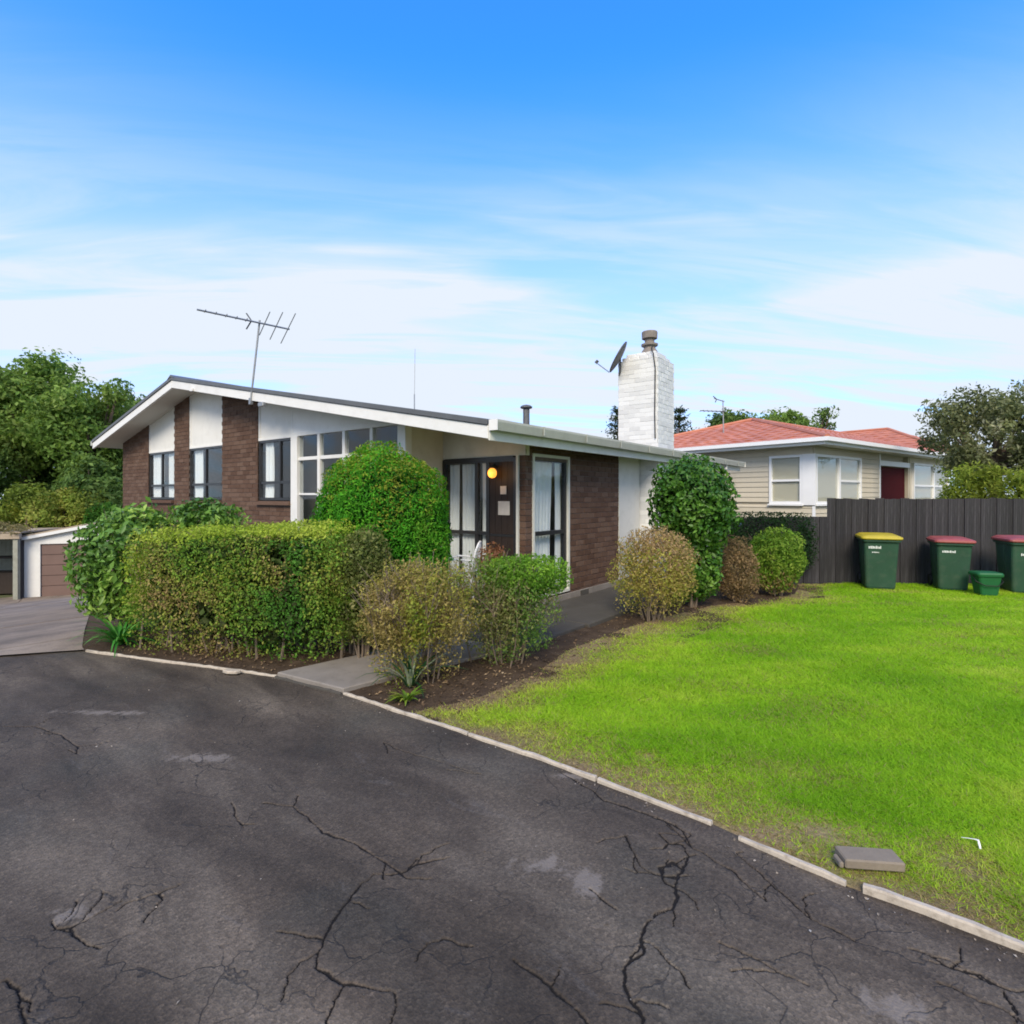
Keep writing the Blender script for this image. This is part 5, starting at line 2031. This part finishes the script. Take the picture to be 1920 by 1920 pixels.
# pale brown rounded shrub against the brick wall
P, Nn = superell(15000, (.48, .47, .55), 2.6, .22, .40, 6, 51, -.95)
P[:, 2] += .63
keep = (P[:, 2] > .35) | (rng.uniform(0, 1, len(P)) < .6)
P, Nn = P[keep], Nn[keep]
c = palette(P, [(.16, .25, .035), (.27, .33, .05), (.40, .38, .08), (.42, .32, .12), (.38, .25, .12)], 3.2, 52, .3)
up_ = rng.uniform(0, 1, len(P)) < np.clip((P[:, 2] - .65) * 1.6 + .4 * P[:, 0], 0, .85)
c[up_] = palette(P[up_], [(.34, .22, .11), (.45, .32, .17), (.40, .26, .15)], 5, 53, .25)
t = plant('browning_shrub', 'straw-brown rounded shrub standing in front of the white panels by the path', 'shrub', (1.62, 1.46), [('foliage', P, Nn, .034, c, dict(aspect=.45, spread=.8))])
stems(t, 18, .98, .42, .010, 54, base=.2)
P, Nn, a0_, a1_ = shoots(110, (.48, .47, .54), .63, .15, 55)
c = palette(P, [(.34, .33, .07), (.46, .34, .15), (.40, .27, .14)], 5, 56, .3)
tag(link('shoot_leaves', leaf_mesh('shoot_leaves', P, Nn, .038, c, aspect=.4), M_leaf, t), kind='stuff')
shoot_lines(t, a0_, a1_)

# camellia-like tree
P, Nn = superell(9000, (.63, .62, .74), 2.2, .16, .50, 6, 61)
P[:, 2] += 1.50
P2, N2 = superell(4200, (.40, .40, .62), 2.2, .14, .5, 4.5, 62)
P2[:, 2] += .66
P, Nn = np.vstack([P, P2]), np.vstack([Nn, N2])
c = palette(P, [(.020, .065, .012), (.040, .125, .016), (.085, .200, .024), (.190, .320, .055)], 4, 63, .4)
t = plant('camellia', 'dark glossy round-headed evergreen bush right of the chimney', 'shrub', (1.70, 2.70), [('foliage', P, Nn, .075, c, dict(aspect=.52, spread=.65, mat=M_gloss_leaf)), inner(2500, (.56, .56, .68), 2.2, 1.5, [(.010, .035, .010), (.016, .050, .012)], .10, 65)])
stems(t, 8, 1.7, .35, .022, 64, base=.08)

P, Nn = superell(5200, (.33, .33, .50), 2.3, .24, .35, 6, 71)
P[:, 2] += .50
c = palette(P, [(.13, .11, .045), BR2, (.33, .22, .11), (.36, .26, .14)], 4, 72, .25)
t = plant('browning_shrub', 'narrow brown dying shrub squeezed between the glossy bush and the yellow-green shrub', 'shrub', (2.12, 3.48), [('foliage', P, Nn, .045, c, dict(aspect=.4, spread=.9))])
stems(t, 10, .9, .25, .011, 73)

P, Nn = superell(7600, (.44, .44, .52), 2.4, .20, .42, 6, 81)
P[:, 2] += .56
c = palette(P, [(.06, .15, .018), (.13, .25, .025), (.23, .33, .045), (.36, .38, .08)], 4, 82, .25)
lo_b = rng.uniform(0, 1, len(P)) < np.clip((.45 - P[:, 2]) * 1.6, 0, .7)
c[lo_b] = palette(P[lo_b], [(.24, .22, .06), (.34, .26, .12), (.30, .19, .08)], 5, 83, .25)
t = plant('yellow_green_shrub', 'rounded yellow-green shrub at the end of the bed, against the fence', 'shrub', (2.47, 4.42), [('foliage', P, Nn, .055, c, dict(aspect=.38, spread=.8, droop=.5))])
stems(t, 10, .8, .3, .011, 84)

# big-leaved shrub at the left end of the hedge
P, Nn = superell(6500, (.60, .56, .74), 2.2, .26, .45, 4.5, 91)
P[:, 2] += .84
P2, N2 = superell(1300, (.60, .34, .22), 2.2, .25, .3, 4, 92)
P2 += np.array([.55, .62, 1.36])
P, Nn = np.vstack([P, P2]), np.vstack([Nn, N2])
c = palette(P, [(.040, .105, .022), (.095, .205, .030), (.180, .320, .048), (.34, .45, .10)], 3.2, 93, .3)
t = plant('leafy_shrub', 'big-leaved light green shrub at the left end of the long hedge', 'shrub', (-3.20, -2.95), [('foliage', P, Nn, .085, c, dict(aspect=.48, spread=.7, droop=.4, mat=M_gloss_leaf))])
stems(t, 14, 1.4, .5, .016, 94)

# low dark hedge behind the yellow-green shrub, along the low fence
P, Nn = superell(7000, (.75, .22, .55), 5, .05, .6, 5, 95)
P[:, 2] += .80
c = palette(P, [(.010, .030, .010), (.018, .050, .014), (.030, .070, .018)], 4, 96, .3)
hx, hy = site(4.75, 10.15)
t = plant('dark_hedge', 'low dark green hedge against the lower end of the fence', 'hedge', (hx, hy), [('foliage', P, Nn, .040, c, dict(aspect=.5))], rz=HEAD)
stems(t, 12, 1.1, .5, .012, 97)


def strap_plant(name, label, cat, pos, n, L, w, pal, seed, lift=1.0, z=None):
    r = random.Random(seed)
    V, F, C = [], [], []
    for i in range(n):
        a = r.uniform(0, 6.28)
        l = L * r.uniform(.6, 1.1)
        e = r.uniform(.5, 1.25) * lift
        col = np.array(pal[r.randrange(len(pal))]) * r.uniform(.75, 1.25)
        k = len(V)
        px__, pz = r.uniform(0, .04), 0.0
        ang = min(1.45, e)
        for j in range(6):
            u = j / 5
            ww = w * (1 - u ** 2.2) * .5 + .001
            s = Vector((-math.sin(a), math.cos(a), 0)) * ww
            p = Vector((math.cos(a) * px__, math.sin(a) * px__, pz))
            V += [tuple(p - s), tuple(p + s)]
            C += [col, col]
            px__ += math.cos(ang) * l / 5
            pz += math.sin(ang) * l / 5
            ang -= r.uniform(.18, .42)
        for j in range(5):
            F.append((k + 2 * j, k + 2 * j + 1, k + 2 * j + 3, k + 2 * j + 2))
    zz = float(tz(pos[0])) + .03 if z is None else z
    t = empty(name, (pos[0], pos[1], zz), 0, label, cat)
    o = link('leaf', np_mesh('leaf', np.array(V), np.array(F), np.array(C)), M_gloss_leaf, t)
    tag(o, kind='stuff')
    return t


strap_plant('agapanthus', 'bright green strappy plant at the left corner of the garden bed', 'plant', (-2.52, -3.28), 75, .52, .030, [(.03, .16, .02), (.05, .22, .03), (.10, .28, .05)], 3)
strap_plant('strappy_plant', 'dark strappy leaves standing under the half-brown shrub', 'plant', (1.02, -2.28), 26, .55, .026, [(.015, .06, .02), (.03, .10, .03), (.25, .30, .20)], 4, 1.3)
strap_plant('weed', 'small yellow-green weed where the lawn meets the edging', 'weed', (1.24, -2.52), 34, .16, .026, [(.20, .30, .03), (.12, .22, .02), (.30, .33, .05)], 5)

# leaf litter on the bed
n = 5200
lx = np.concatenate([rng.uniform(-2.4, 1.9, 3000), rng.uniform(1.1, 3.0, 2200)])
ly = np.concatenate([rng.uniform(-3.4, -.9, 3000), rng.uniform(-2.4, 5.0, 2200)])
pe = np.interp(lx, [p[0] for p in EDGE], [p[1] for p in EDGE])
lw_ = np.interp(ly, [p[1] for p in LAWN_L], [p[0] for p in LAWN_L])
k = (ly > pe + .05) & (lx < lw_ + .25 + .15 * rng.normal(size=n)) & ~((lx > .0) & (lx < 1.10) & (ly > -.88)) & ~((lx > -.2) & (lx < .75) & (ly < -1.0) & (rng.uniform(0, 1, n) < .8))
lx, ly = lx[k], ly[k]
P = np.stack([lx, ly, soil_z(lx, ly) + .012], 1)
c = palette(P, [(.07, .045, .028), (.15, .10, .06), (.26, .18, .10), (.36, .27, .17)], 9, 6, .35, 1.4)
o = link('leaf_litter', leaf_mesh('leaf_litter', P, np.tile([0, 0, 1.0], (len(P), 1)), .030, c, aspect=.5, spread=.35), M_litter)
tag(o, 'dry brown leaf litter lying on the garden bed', 'leaf litter', kind='stuff')

# dry leaves and grit on the asphalt
n = 420
gx, gy = rng.uniform(-2, 5.4, n), rng.uniform(-5.2, -2.75, n)
near_e = rng.uniform(0, 1, n) < .6
pe = np.interp(gx, [p[0] for p in EDGE], [p[1] for p in EDGE])
gy[near_e] = pe[near_e] - .03 - np.abs(rng.normal(0, .05, near_e.sum()))
k = gy < pe - .02
gx, gy = gx[k], gy[k]
P = np.stack([gx, gy, asphalt_z(gx, gy) + .004], 1)
c = palette(P, [(.10, .08, .06), (.20, .16, .12), (.34, .30, .26), (.5, .47, .43)], 9, 7, .3, 1.6)
o = link('grit', leaf_mesh('grit', P, np.tile([0, 0, 1.0], (len(P), 1)), .011, c, aspect=.7, spread=.3), M_litter)
tag(o, 'scattered grit and leaf crumbs lying on the asphalt', 'grit', kind='stuff')

# ------------------------------------------------------------------ small things
bp = site(1.575, 2.47)
blk = empty('paving_block', (bp[0], bp[1], .030), HEAD + R(-4), 'loose grey-brown paving block lying across the edging by the lawn', 'paving block')
MB().box(-.125, .125, -.05, .05, 0, .042).build('block', M_block, blk, rot=(R(2), R(1.5), 0), bevel=.006)
MB().box(-.145, -.127, -.045, .02, 0, .026).build('chip', M_block, blk, bevel=.005)

stp = empty('white_plastic_strip', (*site(2.15, 2.58), .03), HEAD, 'thin bent strip of white plastic lying in the grass near the paving block', 'litter')
MB().tube([(.0, -.010, .0), (.002, .0, .018), (.003, .006, .030), (-.006, .014, .030), (-.02, .032, .024), (-.038, .052, .016)], [.004, .005, .005, .0022, .0016, .0012], 6).build('strip', M_wplastic, stp)

pc = empty('stone_chip', (-.60, -3.0, .012), .4, 'pale flat stone chip on the asphalt against the edging by the long hedge', 'stone')
MB().prism_z([(-.09, -.02), (-.02, -.045), (.07, -.03), (.09, .01), (.03, .04), (-.06, .03)], 0, .03).build('stone', M_edge, pc, bevel=.006)

# garden chair and pot on the porch
chr_ = empty('garden_chair', (-.78, .28, .142), R(-60), 'white curved-back garden chair on the porch in front of the sliding door', 'chair')
seat = MB()
for k in range(6):
    y = -.19 + k * .07
    seat.box(-.21, .21, y, y + .055, .41, .425)
seat.build('seat', M_wplastic, chr_, bevel=.004)
for sx in (-1, 1):
    MB().tube([(sx * .22, -.22, 0), (sx * .215, -.2, .42)], [.013, .013], 6).build('leg', M_wplastic, chr_)
    MB().tube([(sx * .21, .26, 0), (sx * .21, .21, .42)], [.013, .013], 6).build('leg', M_wplastic, chr_)
    MB().tube([(sx * .215, -.2, .42), (sx * .24, -.2, .60), (sx * .24, -.05, .64), (sx * .23, .14, .63), (sx * .21, .23, .62)], .013, 6).build('arm', M_wplastic, chr_)
bk = [(-.21, .21, .42), (-.215, .25, .62), (-.19, .28, .77), (-.10, .30, .85), (0, .305, .87), (.10, .30, .85), (.19, .28, .77), (.215, .25, .62), (.21, .21, .42)]
MB().tube(bk, .014, 6).build('back_frame', M_wplastic, chr_)
for xx in (-.12, -.04, .04, .12):
    MB().tube([(xx, .21, .43), (xx, .255, .62), (xx * .9, .295, .84)], .007, 5).build('back_rod', M_wplastic, chr_)

ptp = empty('potted_shrub', (-.22, .38, .142), 0, 'rusty red-brown potted shrub on the porch beside the brick pier', 'potted plant')
MB().lathe([(.09, 0), (.13, .24), (.145, .25), (.145, .29), (.125, .29), (.12, .25)], (0, 0, 0), 18).build('pot', plain('terracotta', (.30, .12, .07), .8, .15, 8), ptp)
P, Nn = superell(1500, (.21, .20, .30), 2.2, .2, .3, 8, 101)
P[:, 2] += .56
c = palette(P, [(.14, .06, .035), (.26, .11, .06), (.34, .17, .10), (.16, .11, .05)], 8, 102, .3)
o = link('foliage', leaf_mesh('foliage', P, Nn, .045, c), M_leaf, ptp)
tag(o, kind='stuff')
stems(ptp, 7, .6, .12, .007, 103, base=.04)

# ------------------------------------------------------------------ trees


def tree(name, label, pos, crown_z, rad, clumps, per, leaf, pal, seed, z=None, clump_r=.33, trunk=None, group=None, sparse=0.0, shell=.45, cat='tree', aspect=.5, dense_low=True):
    zz = float(tz(pos[0])) if z is None else z
    t = empty(name, (pos[0], pos[1], zz), 0, label, cat, group)
    r = np.random.default_rng(seed)
    cz = crown_z - zz
    d = r.normal(size=(clumps, 3))
    d /= np.linalg.norm(d, axis=1, keepdims=True)
    rr = r.uniform(.35, 1, (clumps, 1)) ** .55
    ctr_ = d * rr * np.array(rad) * (1 - clump_r * .75) * (1 + .18 * nz(d, 3, seed)[:, None])
    Ps, Ns, Cs = [], [], []
    for c0 in ctr_:
        cr = np.mean(rad) * clump_r * r.uniform(.65, 1.3)
        m_ = int(per * r.uniform(.7, 1.3))
        P, Nn = superell(m_, (cr, cr, cr * .8), 2.0, .25, .3, 2.5 / cr, int(r.integers(1e6)))
        Ps.append(P + c0)
        Ns.append(Nn * .7 + c0 / np.array(rad) * .5)
        base = palette((P + c0), pal, 1.2 / max(.5, np.mean(rad) * .35), seed, .28)
        Cs.append(base * r.uniform(.78, 1.2))
    P, Nn, C_ = np.vstack(Ps), np.vstack(Ns), np.vstack(Cs)
    P[:, 2] += cz
    o = link('crown', leaf_mesh('crown', P, Nn, leaf, np.clip(C_, 0, 1), aspect=aspect, spread=.8, droop=.2), M_leaf, t)
    tag(o, kind='stuff')
    rt = trunk or .045 * (cz + rad[2])
    mb = MB()
    mb.tube([(0, 0, -.2), (.05, .02, cz * .35), (-.03, .04, cz * .7), (.02, 0, cz)], [rt, rt * .8, rt * .6, rt * .3], 8)
    tk = mb.build('trunk', M_bark, t)
    lb = MB()
    for c0 in ctr_[:min(14, clumps)]:
        s = Vector((0, 0, cz * random.uniform(.45, .85)))
        e = Vector((c0[0], c0[1], c0[2] + cz))
        lb.tube([s, s.lerp(e, .5) + Vector((0, 0, -.06 * cz * .3)), e], [rt * .4, rt * .25, rt * .08], 5)
    lb.build('limb', M_bark, tk)
    return t


TG = 'trees beyond the garage'
D1 = [(.070, .135, .028), (.120, .210, .042), (.185, .285, .062), (.280, .370, .11)]
D2 = [(.055, .105, .030), (.090, .160, .040), (.130, .210, .052), (.180, .255, .072)]
Y1 = [(.10, .15, .026), (.17, .24, .035), (.27, .31, .06), (.33, .25, .08)]
tree('broadleaf_tree', 'largest leafy tree at the left edge, tallest of those behind the garage', site(-27.2, 31.5), 5.9, (4.0, 3.6, 4.9), 70, 420, .26, D1, 201, group=TG)
tree('broadleaf_tree', 'rounded leafy tree between the tallest left tree and the house gable', site(-22.2, 29.5), 4.6, (2.8, 2.8, 3.8), 46, 380, .24, D1, 202, group=TG)
tree('broadleaf_tree', 'darkest narrow tree rising just behind the left eave of the brick house', site(-22.4, 33.5), 4.0, (2.2, 2.2, 4.8), 40, 360, .24, D2, 203, group=TG)
tree('broadleaf_tree', 'dark lower tree at the very left edge, in front of the tallest one', site(-27.0, 27.5), 1.9, (2.6, 2.4, 3.3), 40, 360, .22, D2, 204, group=TG)
tree('broadleaf_tree', 'dark shaded tree low behind the bushes, left of the house wall', site(-21.0, 28.0), 1.2, (3.6, 1.8, 2.8), 44, 330, .22, D2, 205, group=TG)
tree('broadleaf_tree', 'broad dark mass of shaded foliage low behind the bushes at the left edge', site(-27.5, 33.0), .9, (5.5, 1.8, 3.2), 60, 330, .26, D2, 206, group=TG)
SG = 'bushes above the garage roof'
tree('bush', 'yellow-green and rusty bush above the open shed at the left', site(-22.0, 25.4), .35, (2.4, 1.5, 2.3), 40, 330, .15, Y1, 211, group=SG, cat='bush')
tree('bush', 'rusty yellow-green bush rising directly behind the garage roof', site(-20.6, 26.6), .45, (2.2, 1.4, 2.3), 40, 330, .15, Y1, 212, group=SG, cat='bush')
tree('bush', 'fresh bright green bush touching the left edge of the brick wall', site(-18.6, 25.6), .2, (1.0, 1.0, 1.4), 18, 330, .14, [(.03, .11, .016), (.055, .17, .020), (.10, .23, .03)], 213, group=SG, cat='bush')
P, Nn = superell(2600, (1.9, .7, .30), 2.4, .3, .3, 3, 221)
c = palette(P, [(.20, .17, .08), (.30, .25, .13), (.16, .18, .06)], 3, 222, .3)
hx, hy = site(-20.9, 21.8)
plant('dry_creeper', 'dry straw-coloured creeper sprawling over the open shed roof', 'creeper', (hx, hy), [('foliage', P, Nn, .16, c, dict(aspect=.25, spread=.9, droop=.5))], z=sz_ + 2.72, rz=HEAD)
# bush on the left verge by the drive, low
P, Nn = superell(2400, (1.5, .5, .35), 2.2, .3, .3, 3, 223)
c = palette(P, [(.10, .10, .04), (.17, .15, .07), (.10, .13, .03)], 3, 224, .3)
hx, hy = site(-19.6, 19.4)
plant('verge_weeds', 'low dry weeds on the bank beside the drive, below the open shed', 'weeds', (hx, hy), [('foliage', P, Nn, .13, c, dict(aspect=.25, spread=.9))], z=float(tz(hx)) + .15, rz=HEAD)

NG = 'trees beyond the red roof'
tree('broadleaf_tree', 'dense dark green rounded tree above the left end of the red roof', site(12.5, 32.5), 4.8, (3.2, 1.6, 1.9), 48, 300, .20, D2, 231, z=0, group=NG)
tree('broadleaf_tree', 'mid green tree above the peak of the red roof', site(15.8, 34.0), 5.1, (3.2, 1.6, 2.0), 50, 260, .20, D1, 232, z=0, group=NG)
tree('broadleaf_tree', 'thin open-branched tree right of the red roof peak, sky showing through', site(18.0, 33.5), 5.6, (1.4, 1.0, 1.9), 16, 110, .17, D2, 233, z=0, group=NG, clump_r=.30)
tree('broadleaf_tree', 'grey-green flecked tree at the right edge behind the fence', site(13.15, 15.2), 3.35, (1.95, 1.7, 1.55), 54, 330, .11, [(.085, .110, .045), (.135, .160, .070), (.21, .23, .11), (.36, .36, .24)], 234, z=0, clump_r=.28)
tree('bush', 'bright yellow-green drooping bush above the fence at the right edge', site(10.75, 12.3), 1.62, (1.3, 1.0, 1.12), 32, 420, .11, [(.13, .19, .022), (.22, .28, .035), (.33, .38, .065), (.42, .44, .10)], 235, z=0, cat='bush', aspect=.28)


def pine(label, pos, H_, w, seed):
    t = empty('pine_tree', (pos[0], pos[1], 0), seed, label, 'tree', 'pines behind the chimney')
    MB().tube([(0, 0, -.1), (0, 0, H_ * .6), (0, 0, H_)], [.16, .10, .02], 7).build('trunk', M_bark, t)
    r = random.Random(seed)
    Ps, Ns = [], []
    lb = MB()
    tiers = 11
    for i in range(tiers):
        z = H_ * (.35 + .62 * i / (tiers - 1))
        L = w * (1 - .86 * i / (tiers - 1)) + .12
        for k in range(6):
            a = 6.283 * k / 6 + i * .5 + r.uniform(-.2, .2)
            e = Vector((math.cos(a) * L, math.sin(a) * L, z + L * .18))
            lb.tube([(0, 0, z), e], [.03, .008], 4)
            for j in range(34):
                u = r.uniform(.15, 1)
                Ps.append((e.x * u + r.gauss(0, .10), e.y * u + r.gauss(0, .10), z + L * .18 * u + r.gauss(0, .10)))
    P = np.array(Ps)
    c = palette(P, [(.020, .040, .018), (.035, .060, .024), (.055, .085, .030)], 2, seed, .3)
    o = link('crown', leaf_mesh('crown', P, np.tile([0, 0, 1.0], (len(P), 1)), .17, c, aspect=.35, spread=.8), M_leaf, t)
    tag(o, kind='stuff')
    lb.build('limb', M_bark, t)


pine('dark tiered pine tip just left of the white chimney', site(5.68, 30), 6.35, 1.5, 3)
pine('dark tiered pine tip just right of the white chimney', site(8.95, 30), 6.35, 1.5, 4)
